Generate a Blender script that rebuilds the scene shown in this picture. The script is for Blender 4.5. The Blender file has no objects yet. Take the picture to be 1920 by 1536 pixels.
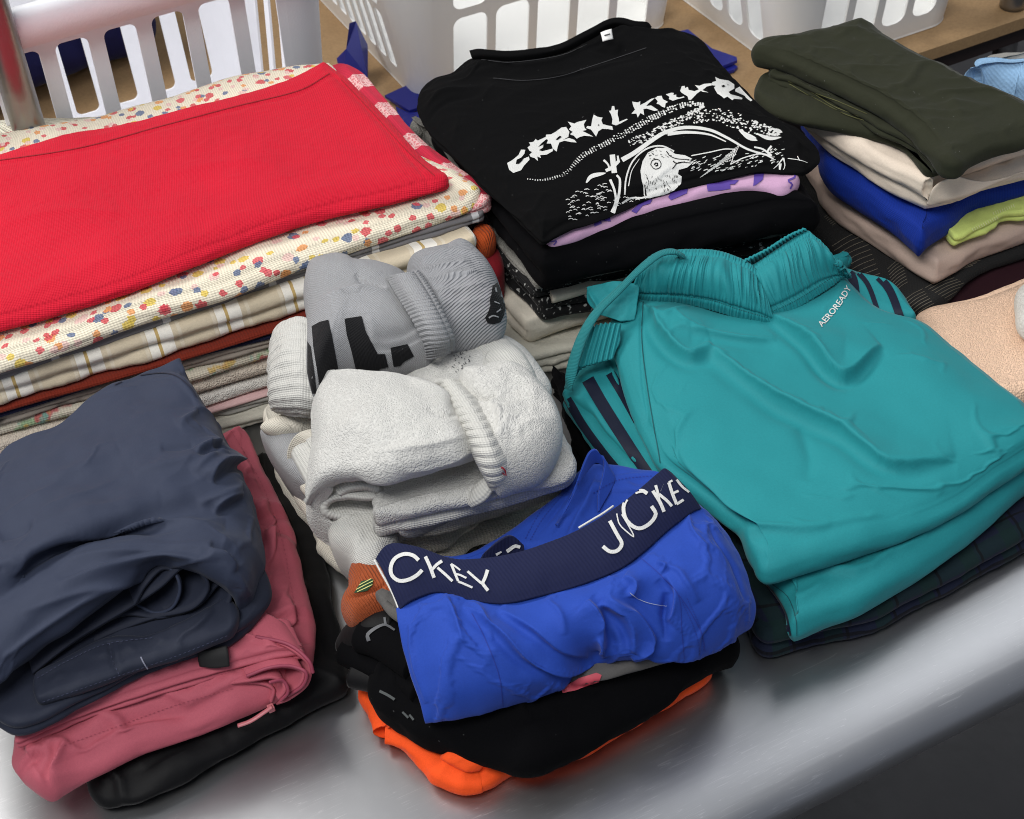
import bpy, bmesh, math, random
import numpy as np
from mathutils import Vector, Matrix
from mathutils.bvhtree import BVHTree
from mathutils.geometry import delaunay_2d_cdt

# ------------------------------------------------------------------ camera, world, lamps
scn = bpy.context.scene
FPX = 2928.0                      # focal length in photograph pixels (1920 wide)
nz = np.array([252., 3272., 2928.]); WZ = -nz/np.linalg.norm(nz)
wy = np.array([-1974., -2471., 2928.]); wy -= wy.dot(WZ)*WZ; WY = wy/np.linalg.norm(wy)
WX = np.cross(WY, WZ)
CAMH = 0.95                       # lens height above the steel table (z = 0 is the table top)
EYE = np.array([0., 0., CAMH])
R = np.array([WX, WY, WZ])        # camera(right, down, forward) -> world

cam_d = bpy.data.cameras.new('camera'); cam = bpy.data.objects.new('camera', cam_d)
scn.collection.objects.link(cam); scn.camera = cam
cam_d.sensor_width = 36; cam_d.lens = 36*FPX/1920; cam_d.clip_start = 0.05; cam_d.clip_end = 60
cm = Matrix.Identity(4)
for i in range(3):
    cm[i][0] = R[i][0]; cm[i][1] = -R[i][1]; cm[i][2] = -R[i][2]; cm[i][3] = EYE[i]
cam.matrix_world = cm
cam_d.dof.use_dof = True; cam_d.dof.focus_distance = 1.27; cam_d.dof.aperture_fstop = 20

W = bpy.data.worlds.new('World'); scn.world = W; W.use_nodes = True
bg = W.node_tree.nodes['Background']; bg.inputs[0].default_value = (0.80, 0.86, 1.0, 1); bg.inputs[1].default_value = 0.25
scn.view_settings.view_transform = 'Standard'; scn.view_settings.look = 'None'
scn.view_settings.exposure = 0.20
scn.cycles.filter_width = 1.0; scn.view_settings.gamma = 1

def area(name, loc, aim, sx, sy, power, col=(1, 1, 1)):
    l = bpy.data.lights.new(name, 'AREA'); l.shape = 'RECTANGLE'; l.size = sx; l.size_y = sy
    l.energy = power; l.color = col
    o = bpy.data.objects.new(name, l); scn.collection.objects.link(o)
    o.location = loc
    o.rotation_euler = (Vector(aim)-Vector(loc)).to_track_quat('-Z', 'Y').to_euler()
    return o
area('ceiling_light', (-1.0, 2.9, 2.7), (0.4, 0.95, 0), 2.5, 1.3, 80, (1.0, 0.98, 0.95))
area('ceiling_light', (2.5, 1.9, 2.7), (0.6, 0.8, 0), 0.9, 1.8, 15, (0.97, 0.98, 1.0))
area('ceiling_light', (-0.7, 0.0, 2.6), (0.5, 0.9, 0), 1.6, 0.7, 46, (1.0, 0.99, 0.97))

# ------------------------------------------------------------------ measuring helpers
def P(u, v, z=0.0):
    """the point at height z that the photograph shows at pixel u, v"""
    w = R @ np.array([(u-960)/FPX, (v-768)/FPX, 1.0])
    t = (z-CAMH)/w[2]
    return np.array([w[0]*t, w[1]*t, z])
def Py(u, v, y):
    w = R @ np.array([(u-960)/FPX, (v-768)/FPX, 1.0]); t = y/w[1]
    return np.array([w[0]*t, y, CAMH+w[2]*t])
def proj(p):
    d = (np.asarray(p)-EYE) @ R
    return np.stack([960+FPX*d[..., 0]/d[..., 2], 768+FPX*d[..., 1]/d[..., 2]], -1)
def ray(u, v):
    w = R @ np.array([(u-960)/FPX, (v-768)/FPX, 1.0]); return w/np.linalg.norm(w)

def hashg(ix, iy, seed):
    h = (ix*374761393 + iy*668265263 + seed*982451653) & 0xffffffff
    h = ((h ^ (h >> 13))*1274126177) & 0xffffffff
    h = h ^ (h >> 16)
    return (h & 0xffff)/65536.0*2*np.pi
def perlin(x, y, seed=0):
    x = np.asarray(x, float)+1000; y = np.asarray(y, float)+1000
    x0 = np.floor(x).astype(np.int64); y0 = np.floor(y).astype(np.int64); fx = x-x0; fy = y-y0
    def g(i, j):
        a = hashg(x0+i, y0+j, seed); return np.cos(a)*(fx-i)+np.sin(a)*(fy-j)
    u = fx*fx*fx*(fx*(fx*6-15)+10); v = fy*fy*fy*(fy*(fy*6-15)+10)
    return (g(0, 0)*(1-u)+g(1, 0)*u)*(1-v)+(g(0, 1)*(1-u)+g(1, 1)*u)*v
def fbm(x, y, seed=0, o=3):
    s = 0; a = 1
    for k in range(o):
        s = s+a*perlin(x*2**k, y*2**k, seed+17*k); a *= 0.5
    return s
def sm(x):
    x = np.clip(x, 0, 1); return x*x*(3-2*x)

def seg_dist(q, pts, closed=False):
    """distance from every q (n,2) to a polyline, its signed side and position 0..1 along it"""
    pts = np.asarray(pts, float); L = np.r_[0, np.cumsum(np.linalg.norm(np.diff(pts, axis=0), axis=1))]
    best = np.full(len(q), 1e9); side = np.zeros(len(q)); par = np.zeros(len(q))
    for i in range(len(pts)-1):
        a = pts[i]; d = pts[i+1]-a; l2 = d@d+1e-12
        t = np.clip(((q-a)@d)/l2, 0, 1); c = a+t[:, None]*d; r = q-c
        dd = np.hypot(r[:, 0], r[:, 1]); m = dd < best
        best[m] = dd[m]; side[m] = np.sign(d[0]*r[m, 1]-d[1]*r[m, 0]); par[m] = ((L[i]+t*math.sqrt(l2))/L[-1])[m]
    return best, side, par
def cr(pts, n, closed=False):
    """Catmull-Rom through pts, n samples spaced evenly by arc length"""
    p = np.asarray(pts, float)
    if len(p) == 2: return p[0]+(p[1]-p[0])*np.linspace(0, 1, n)[:, None]
    q = np.vstack([2*p[0]-p[1], p, 2*p[-1]-p[-2]]); out = []
    for i in range(1, len(q)-2):
        t = np.linspace(0, 1, 14, endpoint=False)[:, None]; a, b, c, d = q[i-1], q[i], q[i+1], q[i+2]
        m1 = (c-a)/2; m2 = (d-b)/2; L = np.linalg.norm(c-b)
        k1 = np.linalg.norm(m1); k2 = np.linalg.norm(m2)
        if k1 > 1.2*L: m1 = m1*1.2*L/k1
        if k2 > 1.2*L: m2 = m2*1.2*L/k2
        out.append((2*t**3-3*t**2+1)*b+(t**3-2*t**2+t)*m1+(-2*t**3+3*t**2)*c+(t**3-t**2)*m2)
    out.append(p[-1:]); o = np.vstack(out)
    s = np.r_[0, np.cumsum(np.linalg.norm(np.diff(o, axis=0), axis=1))]
    tt = np.linspace(0, s[-1], n)
    return np.stack([np.interp(tt, s, o[:, k]) for k in range(o.shape[1])], -1)

# wrinkle terms: each returns a height in metres
#  ('n', amp, size)                       soft unevenness
#  ('w', amp, size, angle_deg, stretch)   ridged wrinkles running along angle
#  ('c', pts_px, amp, w_left, w_right)    crease along a line: ridge (amp>0) or valley, widths in px each side
#  ('b', (u,v), amp, rx, ry, ang)         a swelling or dent
def relief(xyz, spec, seed=0):
    h = np.zeros(len(xyz)); 
    if not spec: return h
    q = proj(xyz); x = xyz[:, 0]; y = xyz[:, 1]
    for k, s in enumerate(spec):
        if s[0] == 'n': h += s[1]*fbm(x/s[2], y/s[2], seed+k*31)
        elif s[0] == 'w':
            a = math.radians(s[3]); c, d = math.cos(a), math.sin(a)
            wx = x+0.25*s[2]*perlin(x/s[2], y/s[2], seed+5+k)*2; wyy = y+0.25*s[2]*perlin(x/s[2]+9, y/s[2], seed+6+k)*2
            al = (wx*c+wyy*d)/(s[2]*s[4]); ac = (-wx*d+wyy*c)/s[2]
            r = 1-np.abs(perlin(al, ac, seed+k*13))*2.2
            m = sm(0.5+1.3*perlin(x/(s[2]*3), y/(s[2]*3), seed+k*7+3))
            h += s[1]*m*np.clip(r, -0.2, 1)**2*np.sign(np.clip(r, -1, 1)+1e-9)
        elif s[0] == 'c':
            pts = cr(s[1], 24) if len(s[1]) > 2 else np.array(s[1], float)
            lo = pts.min(0)-4*max(s[3], s[4]); hi = pts.max(0)+4*max(s[3], s[4])
            m = np.all((q > lo) & (q < hi), axis=1)
            if not m.any(): continue
            d, sd, t = seg_dist(q[m], pts); w = np.where(sd > 0, s[4], s[3])
            tp = s[5] if len(s) > 5 else 1
            tap = np.clip(np.sin(np.pi*np.clip(t, 0, 1)), 0, 1)**0.6 if tp == 1 else (1.0 if tp == 0 else (sm((1-t)*3) if tp == 2 else sm(t*3)))
            # a pinched crown on a crease instead of a plain bell
            g = 0.45*np.exp(-(d/(w*0.55))**2)+0.55*np.exp(-(d/(w*1.25))**1.6)
            h[m] += s[2]*tap*g
        elif s[0] == 'f':
            # a fold: gentle on its wide side, dropping steeply and slightly undercut on its narrow side
            pts = cr(s[1], 30) if len(s[1]) > 2 else np.array(s[1], float)
            wl_, wr_ = s[3], s[4]; lo = pts.min(0)-5*max(wl_, wr_); hi = pts.max(0)+5*max(wl_, wr_)
            m = np.all((q > lo) & (q < hi), axis=1)
            if not m.any(): continue
            d, sd, t = seg_dist(q[m], pts)
            tap = np.clip(np.sin(np.pi*np.clip(t, 0, 1)), 0, 1)**0.5
            ends = ((t <= 0) | (t >= 1)); 
            wide, nar = max(wl_, wr_), min(wl_, wr_); gentle = (sd > 0) == (wr_ > wl_)
            g = np.where(gentle, 0.35*np.exp(-d/(0.30*wide))+0.65*np.exp(-(d/wide)**2), np.exp(-(d/nar)**2)-0.42*np.exp(-((d-2.6*nar)/(1.9*nar))**2))
            h[m] += s[2]*tap*g
        elif s[0] == 'b':
            a = math.radians(s[5] if len(s) > 5 else 0); dx = q[:, 0]-s[1][0]; dy = q[:, 1]-s[1][1]
            uu = (dx*math.cos(a)+dy*math.sin(a))/s[3]; vv = (-dx*math.sin(a)+dy*math.cos(a))/s[4]
            h += s[2]*np.exp(-(uu*uu+vv*vv))
    return h

# ------------------------------------------------------------------ buckling: cloth with a little more length than the form it lies on
def _res(A, n, m):
    """bilinear resampling of a grid of vectors to n x m"""
    a = np.linspace(0, A.shape[0]-1, n); b = np.linspace(0, A.shape[1]-1, m)
    i = np.minimum(a.astype(int), A.shape[0]-2); j = np.minimum(b.astype(int), A.shape[1]-2); fi = (a-i)[:, None, None]; fj = (b-j)[None, :, None]
    if A.ndim == 2: A = A[..., None]
    r = (A[i][:, j]*(1-fi)*(1-fj)+A[i+1][:, j]*fi*(1-fj)+A[i][:, j+1]*(1-fi)*fj+A[i+1][:, j+1]*fi*fj)
    return r
def _norm(G):
    nn = np.cross(np.gradient(G, axis=0), np.gradient(G, axis=1)); return nn/(np.linalg.norm(nn, axis=2)[..., None]+1e-12)
def crumple(B, ex=0.03, ey=0.03, seed=1, steps=(0.012, 0.0065, 0.0034, 0.0), iters=(170, 100, 50, 16), bend=0.30, anchor=0.003, grav=0.00005, lo=0.0006, hi=0.02, pin=0.012, noise=(0.0025, 0.035), var=0.6, tang=0.003, calm=0.012):
    n, m = B.shape[:2]
    N0 = _norm(B)
    if np.mean(np.sum(N0*(EYE-B), -1)) < 0: N0 = -N0
    Lu = np.linalg.norm(np.diff(B, axis=0), axis=2).mean(1).sum(); Lv = np.linalg.norm(np.diff(B, axis=1), axis=2).mean(0).sum()
    D = np.zeros((n, m, 3))
    hh = fbm(B[..., 0]/noise[1], B[..., 1]/noise[1]+B[..., 2]/noise[1], seed, 2)*noise[0]
    D += N0*np.maximum(hh, 0)[..., None]
    ev = 1+var*1.6*perlin(B[..., 0]/0.07, B[..., 1]/0.07+B[..., 2]/0.07, seed+50); ev = np.clip(ev, 0.1, 2.2)
    for lv, (st, it) in enumerate(zip(steps, iters)):
        an0 = anchor*(0.3, 0.6, 1.5, 3)[lv]; bd = bend*(0.6, 0.9, 1.2, 1.6)[lv]
        if st <= 0: nn_, mm_ = n, m
        else: nn_, mm_ = min(n, max(8, int(Lu/st))), min(m, max(8, int(Lv/st)))
        b = _res(B, nn_, mm_); x = b+_res(D, nn_, mm_); N = _res(N0, nn_, mm_); N /= np.linalg.norm(N, axis=2)[..., None]+1e-9
        e = _res(ev, nn_, mm_)[..., 0]; eu = 1+ex*e; evv = 1+ey*e
        # pinned rim
        uu = np.minimum(np.arange(nn_), np.arange(nn_)[::-1])*Lu/(nn_-1); vv = np.minimum(np.arange(mm_), np.arange(mm_)[::-1])*Lv/(mm_-1)
        rim = np.minimum(uu[:, None], vv[None]); an = an0+(0.5-an0)*np.clip(1-rim/pin, 0, 1)**2; an = an[..., None]; at = np.maximum(an, tang)
        eu = 1+(eu-1)*sm(rim/calm+0.15); evv = 1+(evv-1)*sm(rim/calm+0.15)
        cons = []
        def mkc(sa, sb, w, scale):
            L = np.linalg.norm(b[sb]-b[sa], axis=-1)*scale; cons.append((sa, sb, L, w))
        S = slice
        for o in (0, 1):
            sa = (S(o, nn_-1, 2), S(None)); sb = (S(o+1, nn_, 2), S(None)); mkc(sa, sb, 1.0, eu[sa])
            sa = (S(None), S(o, mm_-1, 2)); sb = (S(None), S(o+1, mm_, 2)); mkc(sa, sb, 1.0, evv[sa])
        for o in (0, 1):
            sa = (S(o, nn_-1, 2), S(0, mm_-1)); sb = (S(o+1, nn_, 2), S(1, mm_)); mkc(sa, sb, 0.35, (eu[sa]+evv[sa])/2)
            sa = (S(o, nn_-1, 2), S(1, mm_)); sb = (S(o+1, nn_, 2), S(0, mm_-1)); mkc(sa, sb, 0.35, (eu[sa]+evv[sa])/2)
        for o in (0, 1, 2, 3):
            if o < nn_-2: sa = (S(o, nn_-2, 4), S(None)); sb = (S(o+2, nn_, 4), S(None)); mkc(sa, sb, bd, eu[sa])
            if o < mm_-2: sa = (S(None), S(o, mm_-2, 4)); sb = (S(None), S(o+2, mm_, 4)); mkc(sa, sb, bd, evv[sa])
        for k in range(it):
            for sa, sb, L, w in cons:
                A_ = x[sa]; B_ = x[sb]; d = B_-A_; l = np.sqrt((d*d).sum(-1))+1e-9; c = (0.5*w*(l-L)/l)[..., None]*d
                x[sa] = A_+c; x[sb] = B_-c
            dd = x-b; nd = (dd*N).sum(-1, keepdims=True)
            x = b+(dd-N*nd)*(1-at)+N*np.clip(nd*(1-an)-grav, -lo, hi)
        D = _res(x-b, n, m) if (nn_, mm_) != (n, m) else x-b
    for _ in range(1):
        D[1:-1, 1:-1] = 0.5*D[1:-1, 1:-1]+0.125*(D[2:, 1:-1]+D[:-2, 1:-1]+D[1:-1, 2:]+D[1:-1, :-2])
    return B+D

# ------------------------------------------------------------------ object helpers
COL = scn.collection; WORLD = {}
def base_of(parent): 
    while parent is not None and parent.parent is not None: parent = parent.parent
    return np.array(parent.location) if parent is not None else np.zeros(3)
def mk(name, V, F, mat, parent=None, uv=None, smooth=True, org=None, mats=None, midx=None):
    V = np.asarray(V, float)
    if parent is None:
        o0 = np.array(org) if org is not None else np.array([*V.mean(0)[:2], V[:, 2].min()])
    else: o0 = base_of(parent)
    me = bpy.data.meshes.new(name); me.from_pydata((V-o0).tolist(), [], [list(map(int, f)) for f in F])
    if uv is not None:
        ul = me.uv_layers.new(name='UVMap'); li = np.empty(len(me.loops), np.int32); me.loops.foreach_get('vertex_index', li)
        ul.data.foreach_set('uv', np.asarray(uv, np.float32)[li].ravel())
    if smooth: me.polygons.foreach_set('use_smooth', [True]*len(me.polygons))
    for m in (mats or [mat]): me.materials.append(m)
    if midx is not None: me.polygons.foreach_set('material_index', np.asarray(midx, np.int32))
    me.update()
    o = bpy.data.objects.new(name, me); COL.objects.link(o)
    if parent is None: o.location = o0
    else:
        o.parent = parent
        # a sub-part's parent mesh already sits at the thing's base
    WORLD[o.name] = (V, F)
    return o
def tag(o, label, cat, group=None):
    o['label'] = label; o['category'] = cat
    if group: o['group'] = group
    return o
def thing(name, label, cat, loc, group=None):
    o = bpy.data.objects.new(name, None); COL.objects.link(o); o.location = tuple(float(a) for a in loc); o.empty_display_size = 0.05
    return tag(o, label, cat, group)
def structure(o): o['kind'] = 'structure'; return o

def grid_faces(n, m, off=0, flip=False):
    a = (np.arange(n-1)[:, None]*m+np.arange(m-1)[None, :]).ravel()+off
    f = np.stack([a, a+m, a+m+1, a+1], -1)
    return f[:, ::-1] if flip else f

def slab(name, parent, mat, front, right, back, left, z, T, lay=(1, 1, 1, 1), rel=(), droop=0.0, dw=0.03, res=0.0028,
         seed=1, out=None, bulge=1.0, wob=0.0015, zb=None, sag=0.0, uvrot=False, mz=(0.72, 0.15), pinch=0.35, crum=None, slack=1.0):
    """a folded piece of cloth lying flat: Coons patch between four measured edges (front L->R, right F->B, back L->R,
    left F->B), a wrinkled top, and side walls made of lay[k] stacked rounded folds"""
    def cv(c, k0, k1):
        # the visible line is the bulge of the fold at the front and its top at the back
        w = []
        for i, p in enumerate(c):
            if len(p) > 2: w.append(P(*p)); continue
            q = i/(len(c)-1); a = P(p[0], p[1], z-T*(k0+(k1-k0)*q)); a[2] = z; w.append(a)
        return np.array(w)
    kf, kb = mz
    f, r, b, l = cv(front, kf, kf), cv(right, 0.25, kb), cv(back, kb, kb), cv(left, kf, kb)
    r[0] = f[-1]; b[-1] = r[-1]; b[0] = l[-1]; f[0] = l[0]
    lx = max(np.linalg.norm(f[-1]-f[0]), np.linalg.norm(b[-1]-b[0])); ly = max(np.linalg.norm(r[-1]-r[0]), np.linalg.norm(l[-1]-l[0]))
    n = int(max(12, lx/res)); m = int(max(12, ly/res))
    f, b, r, l = cr(f, n), cr(b, n), cr(r, m), cr(l, m)
    # inset by the fold radius so that the bulged side wall comes out on the measured line
    rings = [(f, 0), (r, 1), (b[::-1], 2), (l[::-1], 3)]
    loop = np.vstack([f[:-1], r[:-1], b[::-1][:-1], l[::-1][:-1]])
    sid = np.r_[np.zeros(n-1), np.ones(m-1), np.full(n-1, 2), np.full(m-1, 3)].astype(int)
    N = len(loop); tg = np.roll(loop, -1, 0)-np.roll(loop, 1, 0); nr = np.stack([tg[:, 1], -tg[:, 0]], -1)
    nr /= np.linalg.norm(nr, axis=1)[:, None]+1e-12
    for _ in range(3): nr = nr+0.5*(np.roll(nr, 1, 0)+np.roll(nr, -1, 0)); nr /= np.linalg.norm(nr, axis=1)[:, None]+1e-12
    radk = np.array([T/(2*k) for k in lay])*bulge
    rad = radk[sid]
    for _ in range(6): rad = (rad+np.roll(rad, 1)+np.roll(rad, -1))/3
    cor = np.array([0, n-1, n+m-2, 2*n+m-3]); dc = np.min(np.abs((np.arange(N)[:, None]-cor[None]+N//2) % N-N//2), axis=1)*res
    cfac = pinch+(1-pinch)*sm(dc/(2.4*rad.max()+0.004)); rad = rad*cfac
    if out is None:
        loop[:, :2] -= nr*rad[:, None]
        for _ in range(int(min(60, 0.5*(rad.max()/res)**2)+4)):
            kk = np.clip(1.3-dc/(1.5*rad.max()+0.003), 0, 1)*0.5
            loop = loop+kk[:, None]*(0.5*(np.roll(loop, 1, 0)+np.roll(loop, -1, 0))-loop)
        tg = np.roll(loop, -2, 0)-np.roll(loop, 2, 0); nr = np.stack([tg[:, 1], -tg[:, 0]], -1); nr /= np.linalg.norm(nr, axis=1)[:, None]+1e-12
        for _ in range(4): nr = nr+0.5*(np.roll(nr, 1, 0)+np.roll(nr, -1, 0)); nr /= np.linalg.norm(nr, axis=1)[:, None]+1e-12
    f = loop[:n]; r = loop[n-1:n+m-1]; b = loop[n+m-2:2*n+m-2][::-1]; l = np.vstack([loop[2*n+m-3:], loop[:1]])[::-1]
    s = np.linspace(0, 1, n)[:, None, None]; t = np.linspace(0, 1, m)[None, :, None]
    G = (1-t)*f[:, None]+t*b[:, None]+(1-s)*l[None]+s*r[None]-((1-s)*(1-t)*f[0]+s*(1-t)*f[-1]+(1-s)*t*b[0]+s*t*b[-1])
    V = G.reshape(-1, 3).copy()
    ss = np.linspace(0, 1, n)[:, None]+np.zeros((1, m)); tt = np.linspace(0, 1, m)[None]+np.zeros((n, 1))
    dist = np.minimum(np.minimum(ss, 1-ss)*lx, np.minimum(tt, 1-tt)*ly).ravel()
    h = relief(V, rel, seed)
    base = V[:, 2].copy()
    V[:, 2] += h-droop*(1-np.clip(dist/dw, 0, 1))**2-sag*np.sin(np.pi*ss.ravel())*np.sin(np.pi*tt.ravel())
    if crum: V = crumple(V.reshape(n, m, 3), seed=seed, **crum).reshape(-1, 3)
    idx = np.arange(n*m).reshape(n, m)
    bl = np.r_[idx[:-1, 0], idx[-1, :-1], idx[::-1, -1][:-1], idx[0, ::-1][:-1]]
    UV = np.stack([ss.ravel()*lx, tt.ravel()*ly], -1)
    K = 6*max(lay)+3
    ztop = V[bl, 2]; zbot = (base[bl]-T) if zb is None else np.full(N, float(zb))
    per = np.r_[0, np.cumsum(np.linalg.norm(np.diff(loop[:, :2], axis=0), axis=1))]
    allV = [V]; allU = [UV]; bp = V[bl]; un = UV[bl]; ud = np.zeros((N, 2)); 
    ud[sid == 0, 1] = -1; ud[sid == 1, 0] = 1; ud[sid == 2, 1] = 1; ud[sid == 3, 0] = -1
    dz = (ztop-zbot)/K
    prev = np.zeros(N); acc = np.zeros(N)
    for k in range(1, K+1):
        q = k/K; o = np.zeros(N)
        for sdi in range(4):
            nl = lay[sdi]; w = (sid == sdi).astype(float)
            for _ in range(4): w = (w+np.roll(w, 1)+np.roll(w, -1))/3
            lyr = min(int(q*nl-1e-6), nl-1); ph = abs(math.sin(math.pi*min(q*nl, nl)-1e-9))**0.6
            if nl == 1: ph = abs(math.sin(math.pi*q))**0.55
            off = (perlin(per*25, lyr*7.3+0*per, seed+sdi*3)*wob*2+perlin(per*90, lyr*3.1+0*per, seed+9)*wob*0.6)*(1 if lyr > 0 else 0.3)
            if nl > 1 and k < K: off = off*1.0
            rumple = radk[sdi]*math.sin(math.pi*q)*(0.30*perlin(per*16, q*1.2+0*per, seed+21)+0.22*perlin(per*34, q*3.0+0*per, seed+22)+0.12*np.abs(perlin(per*60, q*7.0+0*per, seed+23)))*slack
            o += w*cfac*(radk[sdi]*ph+rumple+(off if nl > 1 or wob > 0.003 else 0))
        zz = ztop+(zbot-ztop)*q
        ring = bp.copy(); ring[:, :2] += nr*o[:, None]; ring[:, 2] = zz
        acc = acc+np.hypot(o-prev, dz); prev = o
        allV.append(ring); allU.append(un+ud*acc[:, None])
    nt = n*m; F = [grid_faces(n, m, 0, True)[:, ::-1]]
    a = np.arange(N); an = np.roll(a, -1)
    prevI = bl; prevN = np.roll(bl, -1)
    for k in range(K):
        cur = nt+k*N+a; curn = nt+k*N+an
        F.append(np.stack([prevI, cur, curn, prevN], -1)); prevI = cur; prevN = curn
    allV.append(np.array([[*(V[:, :2].mean(0)), zbot.mean()]])); allU.append(np.zeros((1, 2)))
    c = nt+K*N
    Fs = np.vstack(F).tolist()+[[int(c), int(y), int(x)] for x, y in zip(prevI, prevN)]
    VV = np.vstack(allV); UU = np.vstack(allU)
    if uvrot: UU = UU[:, ::-1]
    return mk(name, VV, Fs, mat, parent, UU)

def sheet(name, parent, mat, rows, th=0.0016, rel=(), nu=60, nv=60, seed=1, swap=False, shape=None, world=False, crum=None):
    """a piece of cloth through rows of measured points (u, v, z): smooth both ways, given real thickness"""
    if world: C = np.array(rows, float)
    else: C = np.array([[P(*p) for p in cr(rw, max(len(r) for r in rows)) ] if len(rw) != max(len(r) for r in rows) else [P(*p) for p in rw] for rw in rows])
    A = np.stack([cr(C[i], nu) for i in range(len(C))])            # rows x nu
    B = np.stack([cr(A[:, j], nv) for j in range(nu)])             # nu x nv x 3
    n, m = B.shape[:2]
    def normals(G):
        du = np.gradient(G, axis=0); dv = np.gradient(G, axis=1); nn = np.cross(du, dv); return nn/(np.linalg.norm(nn, axis=2)[..., None]+1e-12)
    Nn = normals(B)
    toeye = EYE-B; sgn = 1.0 if np.mean(np.sum(Nn*toeye, -1)) > 0 else -1.0
    h = relief(B.reshape(-1, 3), rel, seed).reshape(n, m)
    if shape is not None: h = h+shape(np.linspace(0, 1, n)[:, None], np.linspace(0, 1, m)[None])
    B = B+Nn*sgn*h[..., None]
    if crum: B = crumple(B, seed=seed, **crum)
    Nn = normals(B)*sgn
    Bt = B-Nn*th
    lu = np.linalg.norm(np.diff(B, axis=0), axis=2).mean(1).sum(); lv = np.linalg.norm(np.diff(B, axis=1), axis=2).mean(0).sum()
    uu, vv = np.meshgrid(np.linspace(0, lu, n), np.linspace(0, lv, m), indexing='ij')
    uv = np.stack([uu, vv], -1).reshape(-1, 2)
    if swap: uv = uv[:, ::-1]
    V = np.vstack([B.reshape(-1, 3), Bt.reshape(-1, 3)]); U = np.vstack([uv, uv])
    fl = sgn < 0
    F = [grid_faces(n, m, 0, fl), grid_faces(n, m, n*m, not fl)]
    idx = np.arange(n*m).reshape(n, m); bl = np.r_[idx[:-1, 0], idx[-1, :-1], idx[::-1, -1][:-1], idx[0, ::-1][:-1]]
    bn = np.roll(bl, -1); e = np.stack([bl, bn, bn+n*m, bl+n*m], -1)
    F.append(e if fl else e[:, ::-1])
    return mk(name, V, np.vstack(F).tolist(), mat, parent, U)

def tube(name, parent, mat, pts, r, n=60, k=10, flat=1.0, up=(0, 0, 1), world=False, rfun=None):
    C = np.array(pts, float) if world else np.array([P(*p) for p in pts])
    C = cr(C, n); T = np.gradient(C, axis=0); T /= np.linalg.norm(T, axis=1)[:, None]
    U = np.array(up, float); S = np.cross(T, U); S /= np.linalg.norm(S, axis=1)[:, None]+1e-9; Q = np.cross(S, T)
    a = np.linspace(0, 2*np.pi, k, endpoint=False)
    rr = np.full(n, r) if rfun is None else r*rfun(np.linspace(0, 1, n))
    V = (C[:, None]+rr[:, None, None]*(np.cos(a)[None, :, None]*S[:, None]+flat*np.sin(a)[None, :, None]*Q[:, None])).reshape(-1, 3)
    F = []
    for i in range(n-1):
        for j in range(k): F.append([i*k+j, i*k+(j+1) % k, (i+1)*k+(j+1) % k, (i+1)*k+j])
    F.append(list(range(k))[::-1]); F.append([(n-1)*k+j for j in range(k)])
    L = np.r_[0, np.cumsum(np.linalg.norm(np.diff(C, axis=0), axis=1))]
    uv = np.stack([np.repeat(L, k), np.tile(a/(2*np.pi)*0.02, n)], -1)
    return mk(name, V, F, mat, parent, uv)

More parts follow.
